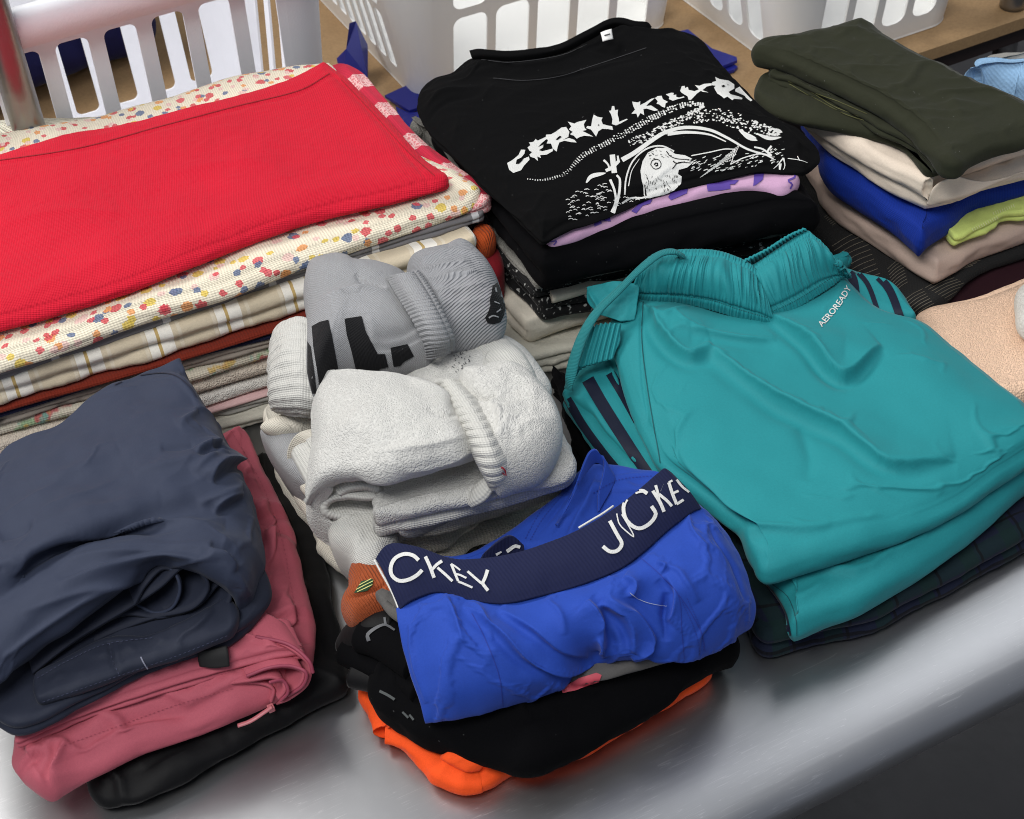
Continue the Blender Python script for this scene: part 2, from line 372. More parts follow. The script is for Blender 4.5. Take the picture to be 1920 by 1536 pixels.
def bvh(objs):
    V = []; F = []; o = 0
    for ob in objs:
        v, f = WORLD[ob.name]; V += [tuple(p) for p in v]; F += [[i+o for i in q] for q in f]; o += len(v)
    return BVHTree.FromPolygons(V, F)
def decal(name, parent, mat, target, polys=(), strokes=(), off=0.0005, step=7.0, mesh2=None):
    """flat print or stitching laid on the cloth: shapes in photograph pixels, dropped onto the target surface.
    polys: lists of points; strokes: (points, width0, width1)"""
    tree = target if isinstance(target, BVHTree) else bvh(target)
    V2 = []; F = []
    for st in strokes:
        pts, w0, w1 = st[0], st[1], st[2]
        L = np.linalg.norm(np.diff(np.array(pts, float), axis=0), axis=1).sum()
        n = max(3, int(L/step)+1); c = cr(pts, n); t = np.gradient(c, axis=0); t /= np.linalg.norm(t, axis=1)[:, None]+1e-9
        nr = np.stack([-t[:, 1], t[:, 0]], -1); s = np.linspace(0, 1, n)
        w = (w0+(w1-w0)*s)
        if len(st) > 3 and st[3] == 'leaf': w = w0*np.sin(np.pi*np.clip(s*0.92+0.06, 0, 1))**0.7
        k = 3 if max(w0, w1) > 6 else 2
        b = len(V2)
        for i in range(n):
            for j in range(k): V2.append(c[i]+nr[i]*w[i]*(j/(k-1)-0.5))
        for i in range(n-1):
            for j in range(k-1): F.append([b+i*k+j, b+i*k+j+1, b+(i+1)*k+j+1, b+(i+1)*k+j])
    for poly in polys:
        p = np.array(poly, float); lo = p.min(0); hi = p.max(0)
        if max(hi-lo) > step*1.5:
            gx, gy = np.meshgrid(np.arange(lo[0]+step/2, hi[0], step), np.arange(lo[1]+step/2, hi[1], step))
            g = np.stack([gx.ravel(), gy.ravel()], -1)
            m = inside(g, p)
            g = g[m]
        else: g = np.zeros((0, 2))
        ring = []
        for i in range(len(p)):
            a, c = p[i], p[(i+1) % len(p)]; nn = max(1, int(np.linalg.norm(c-a)/step))
            for j in range(nn): ring.append(a+(c-a)*j/nn)
        vs = [Vector(q) for q in ring]+[Vector(q) for q in g]
        r = delaunay_2d_cdt(vs, [], [list(range(len(ring)))], 1, 1e-6)
        b = len(V2)
        V2 += [np.array(q) for q in r[0]]; F += [[i+b for i in q] for q in r[2]]
    if mesh2 is not None:
        b = len(V2); V2 += [np.array(q) for q in mesh2[0]]; F += [[i+b for i in q] for q in mesh2[1]]
    V3 = []; ok = []
    E = Vector(EYE)
    for q in V2:
        d = Vector(ray(q[0], q[1])); hit = tree.ray_cast(E, d)
        if hit[0] is None: V3.append((0, 0, 0)); ok.append(False)
        else:
            nn = hit[1] if hit[1].dot(d) < 0 else -hit[1]
            V3.append(tuple(hit[0]+nn*off*0.5-d*off)); ok.append(True)
    dep = [np.linalg.norm(np.array(a)-EYE) for a in V3]
    F = [f for f in F if all(ok[i] for i in f) and max(dep[i] for i in f)-min(dep[i] for i in f) < 0.035]
    used = sorted({i for f in F for i in f}); mp = {a: i for i, a in enumerate(used)}
    if not F: print('decal missed', name); return None
    V3 = np.array([V3[i] for i in used]); F = [[mp[i] for i in f] for f in F]
    # face the eye
    FF = []
    for f in F:
        a, b_, c = V3[f[0]], V3[f[1]], V3[f[2]]
        FF.append(f if np.dot(np.cross(b_-a, c-a), EYE-a) > 0 else f[::-1])
    o = mk(name, V3, FF, mat, parent, V3[:, :2].copy())
    if 'stitch' in name or name in ('rib_lines', 'speckles', 'bird_lines'): o['kind'] = 'stuff'   # threads too fine to pick apart
    return o
def inside(q, poly):
    x, y = q[:, 0], q[:, 1]; c = np.zeros(len(q), bool); n = len(poly)
    for i in range(n):
        x1, y1 = poly[i]; x2, y2 = poly[(i+1) % n]
        m = ((y1 > y) != (y2 > y)) & (x < (x2-x1)*(y-y1)/(y2-y1+1e-12)+x1); c ^= m
    return c

def text_mesh(body, size=1.0, edge=0.12, bold=0.0, shear=0):
    cu = bpy.data.curves.new('t', 'FONT'); cu.body = body; cu.size = size; cu.offset = bold; cu.shear = shear; cu.resolution_u = 3
    o = bpy.data.objects.new('t', cu); COL.objects.link(o)
    dg = bpy.context.evaluated_depsgraph_get(); me = o.evaluated_get(dg).to_mesh()
    bm = bmesh.new(); bm.from_mesh(me)
    for _ in range(4):
        es = [e for e in bm.edges if e.calc_length() > edge]
        if not es: break
        bmesh.ops.subdivide_edges(bm, edges=es, cuts=1); bmesh.ops.triangulate(bm, faces=bm.faces[:])
    V = np.array([v.co[:2] for v in bm.verts]); F = [[v.index for v in f.verts] for f in bm.faces]
    bm.free(); o.evaluated_get(dg).to_mesh_clear(); bpy.data.objects.remove(o); bpy.data.curves.remove(cu)
    return V, F

def box(name, lo, hi, mat, parent=None, bev=0.0, org=None):
    bm = bmesh.new(); bmesh.ops.create_cube(bm, size=1)
    lo = np.array(lo, float); hi = np.array(hi, float)
    for v in bm.verts: v.co = Vector((lo+hi)/2+np.array(v.co)*(hi-lo))
    if bev: bmesh.ops.bevel(bm, geom=bm.edges[:], offset=bev, segments=3, profile=0.5, affect='EDGES')
    V = np.array([v.co[:] for v in bm.verts]); F = [[v.index for v in f.verts] for f in bm.faces]; bm.free()
    return mk(name, V, F, mat, parent, V[:, :2].copy(), smooth=False, org=org)

# ------------------------------------------------------------------ materials
def lin(c):
    return tuple(((x/255)/12.92 if x/255 <= 0.04045 else ((x/255+0.055)/1.055)**2.4) for x in c)
class NT:
    def __init__(s, name):
        s.m = bpy.data.materials.new(name); s.m.use_nodes = True; s.t = s.m.node_tree; s.b = s.t.nodes['Principled BSDF']
    def n(s, typ, **kw):
        nd = s.t.nodes.new(typ)
        for k, v in kw.items():
            if k in nd.inputs: nd.inputs[k].default_value = v
            else: setattr(nd, k, v)
        return nd
    def l(s, a, b): s.t.links.new(a, b)
    def math(s, op, a, b=None, clamp=False):
        nd = s.t.nodes.new('ShaderNodeMath'); nd.operation = op; nd.use_clamp = clamp
        for i, x in enumerate((a, b)):
            if x is None: continue
            if isinstance(x, (int, float)): nd.inputs[i].default_value = x
            else: s.l(x, nd.inputs[i])
        return nd.outputs[0]
    def mix(s, f, a, b, typ='MIX'):
        nd = s.t.nodes.new('ShaderNodeMix'); nd.data_type = 'RGBA'; nd.blend_type = typ
        for i, x in ((0, f), (6, a), (7, b)):
            if isinstance(x, (int, float)): nd.inputs[i].default_value = x
            elif isinstance(x, tuple): nd.inputs[i].default_value = (*x[:3], 1)
            else: s.l(x, nd.inputs[i])
        return nd.outputs[2]
    def uv(s, sx=1, sy=1, rot=0, coord='UV'):
        tc = s.t.nodes.new('ShaderNodeTexCoord'); mp = s.t.nodes.new('ShaderNodeMapping')
        mp.inputs['Scale'].default_value = (sx, sy, 1 if coord == 'UV' else sx); mp.inputs['Rotation'].default_value = (0, 0, rot)
        s.l(tc.outputs[coord], mp.inputs[0]); return mp.outputs[0]
def cloth(name, col, kind='fine', scale=1.0, bump=1.0, col2=None, rough=0.85, sheen=0.15, pattern=None, lint=0.0, mott=0.10, spec=0.25, rot=0):
    t = NT(name); c = lin(col); b = t.b
    b.inputs['Roughness'].default_value = rough; b.inputs['Sheen Weight'].default_value = sheen; b.inputs['Sheen Roughness'].default_value = 0.4
    b.inputs['Sheen Tint'].default_value = (*[0.5+0.5*x for x in c], 1)
    b.inputs['Specular IOR Level'].default_value = spec
    uv = t.uv(rot=rot)
    nz_ = t.n('ShaderNodeTexNoise', Scale=9.0, Detail=4.0); t.l(uv, nz_.inputs['Vector'])
    base = t.mix(nz_.outputs[0], tuple(x*(1-mott) for x in c), tuple(min(1, x*(1+mott)) for x in c))
    if pattern: base = pattern(t, uv, base)
    hs = []
    def add(o, k): hs.append((o, k))
    if kind == 'fine':
        w1 = t.n('ShaderNodeTexNoise', Scale=1400*scale, Detail=2.0); t.l(uv, w1.inputs['Vector']); add(w1.outputs[0], 0.00010*bump)
        w2 = t.n('ShaderNodeTexNoise', Scale=110*scale, Detail=5.0, Roughness=0.6); t.l(uv, w2.inputs['Vector']); add(w2.outputs[0], 0.0005*bump)
        w3 = t.n('ShaderNodeTexNoise', Scale=560*scale, Detail=2.0, Roughness=0.7); t.l(uv, w3.inputs['Vector']); add(w3.outputs[0], 0.00012*bump)
        grain = t.math('ADD', t.math('MULTIPLY', w1.outputs[0], 0.45), t.math('MULTIPLY', w3.outputs[0], 0.55)); ga = 0.42
    elif kind == 'terry':
        w1 = t.n('ShaderNodeTexVoronoi', Scale=620*scale, Randomness=0.9); t.l(uv, w1.inputs['Vector']); 
        inv = t.math('SUBTRACT', 1.0, w1.outputs['Distance']); add(inv, 0.0011*bump)
        w2 = t.n('ShaderNodeTexNoise', Scale=260*scale, Detail=4.0, Roughness=0.6); t.l(uv, w2.inputs['Vector']); add(w2.outputs[0], 0.0014*bump)
        grain = w1.outputs['Distance']; ga = 0.22
    elif kind in ('weave', 'knit', 'rib', 'twill'):
        sc = {'weave': 120, 'knit': 140, 'rib': 70, 'twill': 110}[kind]*scale
        wa = t.n('ShaderNodeTexWave', Scale=sc*1.0, Distortion=1.2, Detail=1.0); wa.bands_direction = 'X' if kind != 'twill' else 'DIAGONAL'
        wa.inputs['Detail Scale'].default_value = 2.0
        t.l(uv, wa.inputs['Vector']); add(wa.outputs['Fac'], (0.0007 if kind == 'rib' else 0.00022)*bump)
        if kind in ('weave', 'knit'):
            wb = t.n('ShaderNodeTexWave', Scale=sc*1.3, Distortion=1.0); wb.bands_direction = 'Y'; t.l(uv, wb.inputs['Vector']); add(wb.outputs['Fac'], 0.00022*bump)
        w2 = t.n('ShaderNodeTexNoise', Scale=160*scale, Detail=5.0, Roughness=0.6); t.l(uv, w2.inputs['Vector']); add(w2.outputs[0], 0.0009*bump)
        grain = wa.outputs['Fac']; ga = 0.14
    gb = t.math('MULTIPLY_ADD', grain, ga); 
    gb.node.inputs[2].default_value = 1-ga*0.55
    cmb = t.t.nodes.new('ShaderNodeCombineColor')
    for i in range(3): t.l(gb, cmb.inputs[i])
    base = t.mix(1.0, base, cmb.outputs[0], 'MULTIPLY')
    if lint:
        v = t.n('ShaderNodeTexVoronoi', Scale=130.0, Randomness=1.0); t.l(uv, v.inputs['Vector'])
        lm = t.math('LESS_THAN', v.outputs['Distance'], 0.07); n2 = t.n('ShaderNodeTexNoise', Scale=40.0); t.l(uv, n2.inputs['Vector'])
        lm = t.math('MULTIPLY', lm, t.math('GREATER_THAN', n2.outputs[0], 0.56)); lm = t.math('MULTIPLY', lm, lint)
        base = t.mix(lm, base, (0.6, 0.6, 0.6))
    t.l(base, b.inputs['Base Color'])
    tot = None
    for o, k in hs:
        m = t.math('MULTIPLY', o, k); tot = m if tot is None else t.math('ADD', tot, m)
    bp = t.n('ShaderNodeBump', Strength=1.0, Distance=1.0); t.l(tot, bp.inputs['Height']); t.l(bp.outputs[0], b.inputs['Normal'])
    return t.m
def plain(name, col, rough=0.5, metal=0.0, spec=0.5, bump=0.0, bs=200, mott=0.05, coord='Object'):
    t = NT(name); c = lin(col); b = t.b; b.inputs['Roughness'].default_value = rough; b.inputs['Metallic'].default_value = metal
    b.inputs['Specular IOR Level'].default_value = spec
    uv = t.uv(coord=coord); nz_ = t.n('ShaderNodeTexNoise', Scale=14.0, Detail=4.0); t.l(uv, nz_.inputs['Vector'])
    t.l(t.mix(nz_.outputs[0], tuple(x*(1-mott) for x in c), tuple(min(1, x*(1+mott)) for x in c)), b.inputs['Base Color'])
    if bump:
        n2 = t.n('ShaderNodeTexNoise', Scale=float(bs), Detail=4.0); t.l(uv, n2.inputs['Vector'])
        bp = t.n('ShaderNodeBump', Strength=1.0, Distance=bump); t.l(n2.outputs[0], bp.inputs['Height']); t.l(bp.outputs[0], b.inputs['Normal'])
    return t.m
def blob(name, parent, mat, outline, z, up, down, rel=(), p=3.2, nr=46, nt=200, seed=1, q=0.5, uvang=0.0, tilt=None):
    """a soft stuffed form (a rolled sock, a bunched end): closed measured outline, swelling up and down from height z"""
    C = np.array([P(a[0], a[1], a[2] if len(a) > 2 else z) for a in outline]); k = len(C)
    C = np.vstack([C[-3:], C, C[:4]]); d = cr(C, 1200)
    # cut the loop between the first and the repeated point
    i0 = np.argmin(np.linalg.norm(d[:600]-C[3], axis=1)); i1 = 600+np.argmin(np.linalg.norm(d[600:]-C[3], axis=1)); d = d[i0:i1]
    s = np.r_[0, np.cumsum(np.linalg.norm(np.diff(d, axis=0), axis=1))]; t = np.linspace(0, s[-1], nt, endpoint=False)
    L = np.stack([np.interp(t, s, d[:, j]) for j in range(3)], -1)
    if np.sum(L[:, 0]*np.roll(L[:, 1], -1)-np.roll(L[:, 0], -1)*L[:, 1]) < 0: L = L[::-1]
    cen = L.mean(0)
    rr = np.sin(np.linspace(0, np.pi/2, nr)) [::-1][:-1]
    V = [L.copy()]
    def ringz(r, h): 
        Q = cen+(L-cen)*r; Q[:, 2] += h*(1-r**p)**q; return Q
    tops = [ringz(r, up) for r in rr[1:]]; bots = [ringz(r, -down) for r in rr[1::3]]
    T = np.vstack([L]+tops+[(cen+np.array([0, 0, up]))[None]])
    wgt = np.concatenate([[ (1-r**6) ]*nt for r in rr]+[[1.0]])
    T[:, 2] += relief(T, rel, seed)*wgt
    B = np.vstack(bots+[(cen-np.array([0, 0, down]))[None]])
    n1 = len(rr); F = []
    a = np.arange(nt); an = (a+1) % nt
    for j in range(n1-1): F += np.stack([j*nt+a, j*nt+an, (j+1)*nt+an, (j+1)*nt+a], -1).tolist()
    c = n1*nt; F += [[(n1-1)*nt+i, (n1-1)*nt+(i+1) % nt, c] for i in range(nt)]
    off = c+1; prev = a; prevn = an
    for j in range(len(bots)):
        cur = off+j*nt+a; curn = off+j*nt+an; F += np.stack([prev, cur, curn, prevn], -1).tolist(); prev, prevn = cur, curn
    cb_ = off+len(bots)*nt; F += [[int(x), cb_, int(y)] for x, y in zip(prev, prevn)]
    VV = np.vstack([T, B]); ca, sa = math.cos(uvang), math.sin(uvang)
    # arc length outwards keeps the knit from stretching on the flanks
    x, y, zz = VV[:, 0]-cen[0], VV[:, 1]-cen[1], VV[:, 2]-cen[2]-up
    rad = np.hypot(x, y)+1e-9; k2 = 1+np.abs(zz)/rad*0.9*(rad > 0.01)
    uv = np.stack([(x*ca+y*sa)*k2, (-x*sa+y*ca)*k2], -1)
    return mk(name, VV, F, mat, parent, uv)
def decal_each(name, parent, mat, target, polys=(), strokes=(), **k):
    tree = target if isinstance(target, BVHTree) else bvh(target)
    for p_ in polys: decal(name, parent, mat, tree, polys=[p_], **k)
    for s_ in strokes: decal(name, parent, mat, tree, strokes=[s_], **k)
# ------------------------------------------------------------------ the setting: floor, wall, steel table, shelf rack, baskets
def steel():
    t = NT('brushed_steel'); b = t.b; b.inputs['Metallic'].default_value = 1.0
    uv = t.uv(coord='Object')
    br = t.t.nodes.new('ShaderNodeMapping'); br.inputs['Scale'].default_value = (3.0, 420.0, 3.0); t.l(uv, br.inputs[0])
    n1 = t.n('ShaderNodeTexNoise', Scale=1.0, Detail=5.0, Roughness=0.7); t.l(br.outputs[0], n1.inputs['Vector'])
    n2 = t.n('ShaderNodeTexNoise', Scale=5.0, Detail=5.0, Roughness=0.6); t.l(uv, n2.inputs['Vector'])
    base = t.mix(n2.outputs[0], lin((166, 167, 169)), lin((186, 187, 189)))
    # fine random scratches in several directions
    sc = None
    for k, (rot, f, th) in enumerate(((0.3, 620, .006), (1.1, 480, .006), (-0.5, 560, .006), (0.9, 420, .006))):
        mp = t.t.nodes.new('ShaderNodeMapping'); mp.inputs['Rotation'].default_value = (0, 0, rot); mp.inputs['Scale'].default_value = (f*0.02, f, 1); mp.inputs['Location'].default_value = (k*3.1, k, 0)
        t.l(uv, mp.inputs[0]); v = t.n('ShaderNodeTexNoise', Scale=1.0, Detail=1.0); t.l(mp.outputs[0], v.inputs['Vector'])
        d = t.math('ABSOLUTE', t.math('SUBTRACT', v.outputs[0], 0.5)); m = t.math('LESS_THAN', d, th)
        ms = t.n('ShaderNodeTexNoise', Scale=7.0+k*2, Detail=2.0); t.l(uv, ms.inputs['Vector']); m = t.math('MULTIPLY', m, t.math('GREATER_THAN', ms.outputs[0], 0.58))
        sc = m if sc is None else t.math('MAXIMUM', sc, m)
    base = t.mix(t.math('MULTIPLY', sc, 0.22), base, (0.85, 0.85, 0.85)); t.l(base, b.inputs['Base Color'])
    r = t.math('MULTIPLY_ADD', n2.outputs[0], 0.10); r.node.inputs[2].default_value = 0.36
    r = t.math('ADD', r, t.math('MULTIPLY', sc, 0.05)); t.l(r, b.inputs['Roughness'])
    b.inputs['Anisotropic'].default_value = 0.0
    h = t.math('ADD', t.math('MULTIPLY', n1.outputs[0], 0.00005), t.math('MULTIPLY', n2.outputs[0], 0.0006)); bp = t.n('ShaderNodeBump', Strength=1.0, Distance=1.0); t.l(h, bp.inputs['Height']); t.l(bp.outputs[0], b.inputs['Normal'])
    return t.m
M_steel = steel()
M_floor = plain('floor_paint', (74, 74, 76), 0.45, mott=0.25, bump=0.002, bs=30)
M_wall = plain('wall_paint', (120, 116, 112), 0.8)
M_dark = plain('dark_metal_and_shade', (44, 32, 30), 0.6)  # rail metal, and the shade colour of the added board under the rack
def mdf():
    t = NT('particle_board'); uv = t.uv(coord='Object')
    a = t.n('ShaderNodeTexVoronoi', Scale=260.0); t.l(uv, a.inputs['Vector']); n2 = t.n('ShaderNodeTexNoise', Scale=12.0, Detail=6.0); t.l(uv, n2.inputs['Vector'])
    c = t.mix(n2.outputs[0], lin((158, 126, 88)), lin((186, 154, 112))); c = t.mix(t.math('MULTIPLY', a.outputs['Distance'], 0.35), c, lin((120, 92, 62)))
    t.l(c, t.b.inputs['Base Color']); t.b.inputs['Roughness'].default_value = 0.6; return t.m
M_mdf = mdf()
M_post = plain('zinc_post', (150, 148, 146), 0.32, 0.95, mott=0.25, bump=0.0006, bs=60)
M_basket = plain('white_plastic', (240, 240, 244), 0.42, spec=0.5, mott=0.02, bump=0.0002, bs=400)
M_basket2 = plain('offwhite_plastic', (240, 240, 237), 0.42, spec=0.5, mott=0.02, bump=0.0002, bs=400)
M_blueplastic = plain('blue_plastic', (26, 34, 128), 0.4)

fl = box('floor', (-4, -3, -0.93), (6, 6, -0.9), M_floor); structure(fl)
wl = box('wall', (-4, 3.6, -0.9), (6, 3.7, 3.2), M_wall); structure(wl)

# steel table with a rolled front edge
YF = 0.503; YB = 1.20; XL, XR = -0.9, 2.0
table = thing('steel_table', 'brushed stainless steel worktable with a rolled front edge under all the laundry', 'table', (0.55, 0.95, -0.9))
prof = [(YB, -0.035), (YB, 0.0)]
prof = [(YB, -0.03), (YB, -0.002), (YB-0.003, 0.0), (YF+0.05, 0.0), (YF+0.030, -0.0006), (YF+0.018, -0.003)]
for a in np.linspace(70, -80, 12):
    prof.append((YF+0.018-0.022*math.cos(math.radians(a))+0.004, -0.024+0.0215*math.sin(math.radians(a))))
prof.append((YF+0.03, -0.045))
pts = np.array(prof); nx = 60; xs = np.linspace(XL, XR, nx)
V = np.array([[x, p[0], p[1]] for x in xs for p in pts]); k = len(pts)
mk('table_top', V, grid_faces(nx, k, 0, False).tolist(), M_steel, table)
for x in (XL+0.1, XR-0.1):
    for y in (YF+0.12, YB-0.1): tube('leg', table, M_post, [(x, y, -0.9), (x, y, -0.04)], 0.02, 4, 14, up=(0, 1, 0), world=True)

# rack behind: particle board shelf on two front posts
ZB = -0.10; YBD = 1.42
rack = thing('shelf_rack', 'particle board shelf on round grey metal posts behind the table', 'shelf', (0.7, 1.7, -0.9))
def board(name, x0, x1, y0, y1, z0, z1, notches):
    # outline with square notches round the posts
    pts = [(x0, y1), (x0, y0)]
    for nx_, w, d in notches: pts += [(nx_-w, y0), (nx_-w, y0+d), (nx_+w, y0+d), (nx_+w, y0)]
    pts += [(x1, y0), (x1, y1)]
    r = delaunay_2d_cdt([Vector(p) for p in pts], [], [list(range(len(pts)))], 1, 1e-6)
    b = len(r[0]); V = [(*q, z1) for q in r[0]]+[(*q, z0) for q in r[0]]
    F = [list(f) for f in r[2]]+[[i+b for i in f[::-1]] for f in r[2]]
    n = len(pts)
    for i in range(n): j = (i+1) % n; F.append([i, i+b, j+b, j])
    return mk(name, V, F, M_mdf, rack, smooth=False)
PXR, PXL, PY = 1.452, 0.150, 1.452
bd = board('shelf_board', -0.6, 1.64, YBD, 2.25, ZB-0.017, ZB, [])
board('board_corner', 1.60, 1.66, YBD, 2.25, ZB-0.0165, ZB-0.0005, []) if False else None
board2 = box('shade_board', (-0.6, YBD, -0.44), (1.64, 2.25, -0.42), M_dark, rack)  # added board, its dark colour stands in for the shade under the rack
for x in (PXL, PXR):
    p = tube('post', rack, M_post, [(x, PY, -0.9), (x, PY, 0.0), (x, PY, 1.2)], 0.0165, 40, 22, up=(0, 1, 0), world=True)
    for z in np.arange(-0.88, 1.2, 0.0254):   # the rings rolled into the post
        pass
tube('collar', rack, M_post, [(PXR, PY, ZB+0.001), (PXR, PY, ZB+0.03)], 0.0175, 5, 22, up=(0, 1, 0), world=True)
box('rail', (-0.6, YBD+0.012, ZB-0.045), (1.64, YBD+0.022, ZB-0.018), M_dark, rack)
for y in (2.2,):
    for x in (PXL, PXR): tube('post', rack, M_post, [(x, y, -0.9), (x, y, 1.2)], 0.0135, 4, 18, up=(0, 1, 0), world=True)

def slotted(name, L, H, slots, mapf, th, mat, parent, step=0.012, holebev=0.0012):
    """a plastic wall L x H with rounded openings (x0,x1,y0,y1,r), bent to its place by mapf(x, y, depth)"""
    ring = []; 
    def add(poly):
        b = len(pts_); n = len(poly); pts_.extend(poly); loops.append(list(range(b, b+n)))
    pts_ = []; loops = []
    def dens(c):
        o = []
        for i in range(len(c)):
            a = np.array(c[i]); d = np.array(c[(i+1) % len(c)]); nn = max(1, int(np.linalg.norm(d-a)/step))
            o += [tuple(a+(d-a)*j/nn) for j in range(nn)]
        return o
    add(dens([(0, 0), (L, 0), (L, H), (0, H)]))
    holes = []
    for x0, x1, y0, y1, r in slots:
        r = min(r, (x1-x0)/2*0.98, (y1-y0)/2*0.98); c = []
        for cx_, cy_, a0 in ((x1-r, y0+r, -90), (x1-r, y1-r, 0), (x0+r, y1-r, 90), (x0+r, y0+r, 180)):
            for a in range(0, 91, 18): c.append((cx_+r*math.cos(math.radians(a0+a)), cy_+r*math.sin(math.radians(a0+a))))
        c = dens(c); holes.append(np.array(c)); add(c)
    gx, gy = np.meshgrid(np.arange(step, L, step), np.arange(step, H, step)); g = np.stack([gx.ravel(), gy.ravel()], -1)
    keep = np.ones(len(g), bool)
    for h in holes:
        lo = h.min(0)-step*0.3; hi = h.max(0)+step*0.3; keep &= ~np.all((g > lo) & (g < hi), axis=1)
    nb = len(pts_); allp = pts_+[tuple(q) for q in g[keep]]
    r = delaunay_2d_cdt([Vector(p) for p in allp], [], loops, 0, 1e-7)
    vs = np.array([v[:] for v in r[0]]); F = []
    for f in r[2]:
        c = vs[list(f)].mean(0)[None]
        if c[0, 0] < 0 or c[0, 0] > L or c[0, 1] < 0 or c[0, 1] > H: continue
        if any(inside(c, h)[0] for h in holes if np.all(c[0] > h.min(0)) and np.all(c[0] < h.max(0))): continue
        F.append(list(f))
    ed = {}
    for f in F:
        for i in range(3):
            e = (f[i], f[(i+1) % 3]); ed[e] = 1
    rim = [e for e in ed if (e[1], e[0]) not in ed]
    V = []; n = len(vs)
    for dpt in (0, th): V += [mapf(p[0], p[1], dpt) for p in vs]
    FF = [f for f in F]+[[i+n for i in f[::-1]] for f in F]+[[a, a+n, b+n, b][::-1] for a, b in rim]
    return mk(name, V, FF, mat, parent, smooth=False)

def basket(label, x0, x1, y0, y1, zb, H, taper, rc, mat, slotf_long, slotf_side, rim_w, rim_h, group='laundry baskets on the shelf', back_slots=None):
    """tapered plastic basket: four slotted walls, four rounded corners, base, rolled rim. x0..y1 = footprint at the base"""
    t = thing('laundry_basket', label, 'laundry basket', ((x0+x1)/2, (y0+y1)/2, zb), group)
    th = 0.003; rb = rc
    def fr(side):
        def m(x, z, d):
            o = taper*z/H-d   # outward offset grows with height
            if side == 0: return (x0+rc+x, y0-o, zb+z)
            if side == 2: return (x1-rc-x, y1+o, zb+z)
            if side == 1: return (x1+o, y0+rc+x, zb+z)
            return (x0-o, y1-rc-x, zb+z)
        return m
    for s in range(4):
        L = (x1-x0-2*rc) if s % 2 == 0 else (y1-y0-2*rc)
        slotted('side_wall', L, H, (back_slots if s == 2 and back_slots else slotf_long if s % 2 == 0 else slotf_side)(L, H), fr(s), th, mat, t)
    cen = [(x1-rc, y0+rc, -90), (x1-rc, y1-rc, 0), (x0+rc, y1-rc, 90), (x0+rc, y0+rc, 180)]
    for cx_, cy_, a0 in cen:
        V = []; na, nh = 10, 14
        for d in (0, th):
            for i in range(na):
                a = math.radians(a0+90*i/(na-1))
                for j in range(nh):
                    z = H*j/(nh-1); rr = rc+taper*z/H-d
                    V.append((cx_+rr*math.cos(a), cy_+rr*math.sin(a), zb+z))
        F = grid_faces(na, nh, 0, False).tolist()+grid_faces(na, nh, na*nh, True).tolist()
        mk('corner', V, F, mat, t)
    def ringpts(z, extra):
        p = []
        for cx_, cy_, a0 in cen:
            for i in range(12):
                a = math.radians(a0+90*i/11); rr = rc+extra; p.append((cx_+rr*math.cos(a), cy_+rr*math.sin(a), z))
        return p
    # rolled rim: an upside-down channel
    prof = [(taper-0.002, H-0.004), (taper-0.002, H), (taper+rim_w*0.3, H+0.004), (taper+rim_w*0.8, H+0.002), (taper+rim_w, H-0.006), (taper+rim_w*1.15, H-rim_h), (taper+rim_w*1.05, H-rim_h), (taper+rim_w*0.9, H-0.010), (taper+0.003, H-0.004)]
    V = []; 
    for e, z in prof: V += ringpts(zb+z, e)
    n = 48; k = len(prof); F = []
    for j in range(k):
        for i in range(n): F.append([j*n+i, j*n+(i+1) % n, ((j+1) % k)*n+(i+1) % n, ((j+1) % k)*n+i])
    mk('rim', V, F, mat, t)
    V = ringpts(zb+0.001, 0.001)+ringpts(zb+0.006, 0.0)
    F = [list(range(48))[::-1], [48+i for i in range(48)]]+[[i, (i+1) % 48, 48+(i+1) % 48, 48+i] for i in range(48)]
    mk('base', V, F, mat, t, smooth=False)
    return t

def slots_tall(pitch, w, y0, y1, r, off=0.0):
    def f(L, H):
        n = int((L+pitch-w)/pitch); s = (L-(n*pitch-(pitch-w)))/2+off
        return [(s+i*pitch, s+i*pitch+w, y0, y1, r) for i in range(n) if s+i*pitch > 0.002 and s+i*pitch+w < L-0.002]
    return f
# left basket: front wall face near y = 1.48 at slot height
def left_front(L, H):
    # measured on the front wall: slot edges at x = .. in steps of 5 cm
    o = []
    x = 0.196-0.05*12
    while x < 0.50:
        a = x-LBX-0.03
        if a > 0.004 and a+0.034 < L-0.004: o.append((a, a+0.034, H-0.19, H-0.050, 0.008))
        x += 0.0503
    return o
LBX = -0.10
basket('white laundry basket with wide tall slots behind the red towel, furthest left', LBX, 0.475, 1.505, 1.80, ZB, 0.358, 0.030, 0.03, M_basket,
       left_front, slots_tall(0.0503, 0.034, 0.04, 0.20, 0.008), 0.016, 0.034, back_slots=slots_tall(0.0503, 0.030, 0.045, 0.16, 0.008))
def two_rows(p, w, ylo, ymid, yhi, r):
    def f(L, H):
        n = int((L+p-w)/p); s = (L-(n*p-(p-w)))/2; o = []
        for i in range(n):
            x = s+i*p
            o.append((x, x+w, ylo, ymid-0.006, r)); o.append((x, x+w, ymid+0.006, yhi, r)); o.append((x, x+w, yhi+0.012, H-0.045, r))
        return o
    return f
basket('off-white laundry basket with squarish openings standing behind the black t-shirt', 0.655, 1.035, 1.665, 2.12, ZB, 0.26, 0.045, 0.022, M_basket2,
       lambda L, H: [(0.029+i*0.0605, 0.029+i*0.0605+0.048, y0_, y1_, 0.012) for i in range(6) for (y0_, y1_) in ((0.012, 0.113), (0.126, 0.170), (0.183, 0.215)) if 0.029+i*0.0605+0.048 < L-0.004],
       lambda L, H: [(0.02+i*0.034, 0.02+i*0.034+0.026, y0_, y1_, 0.008) for i in range(12) for (y0_, y1_) in ((0.03, 0.115), (0.125, 0.20)) if 0.02+i*0.034+0.026 < L-0.02], 0.016, 0.024)
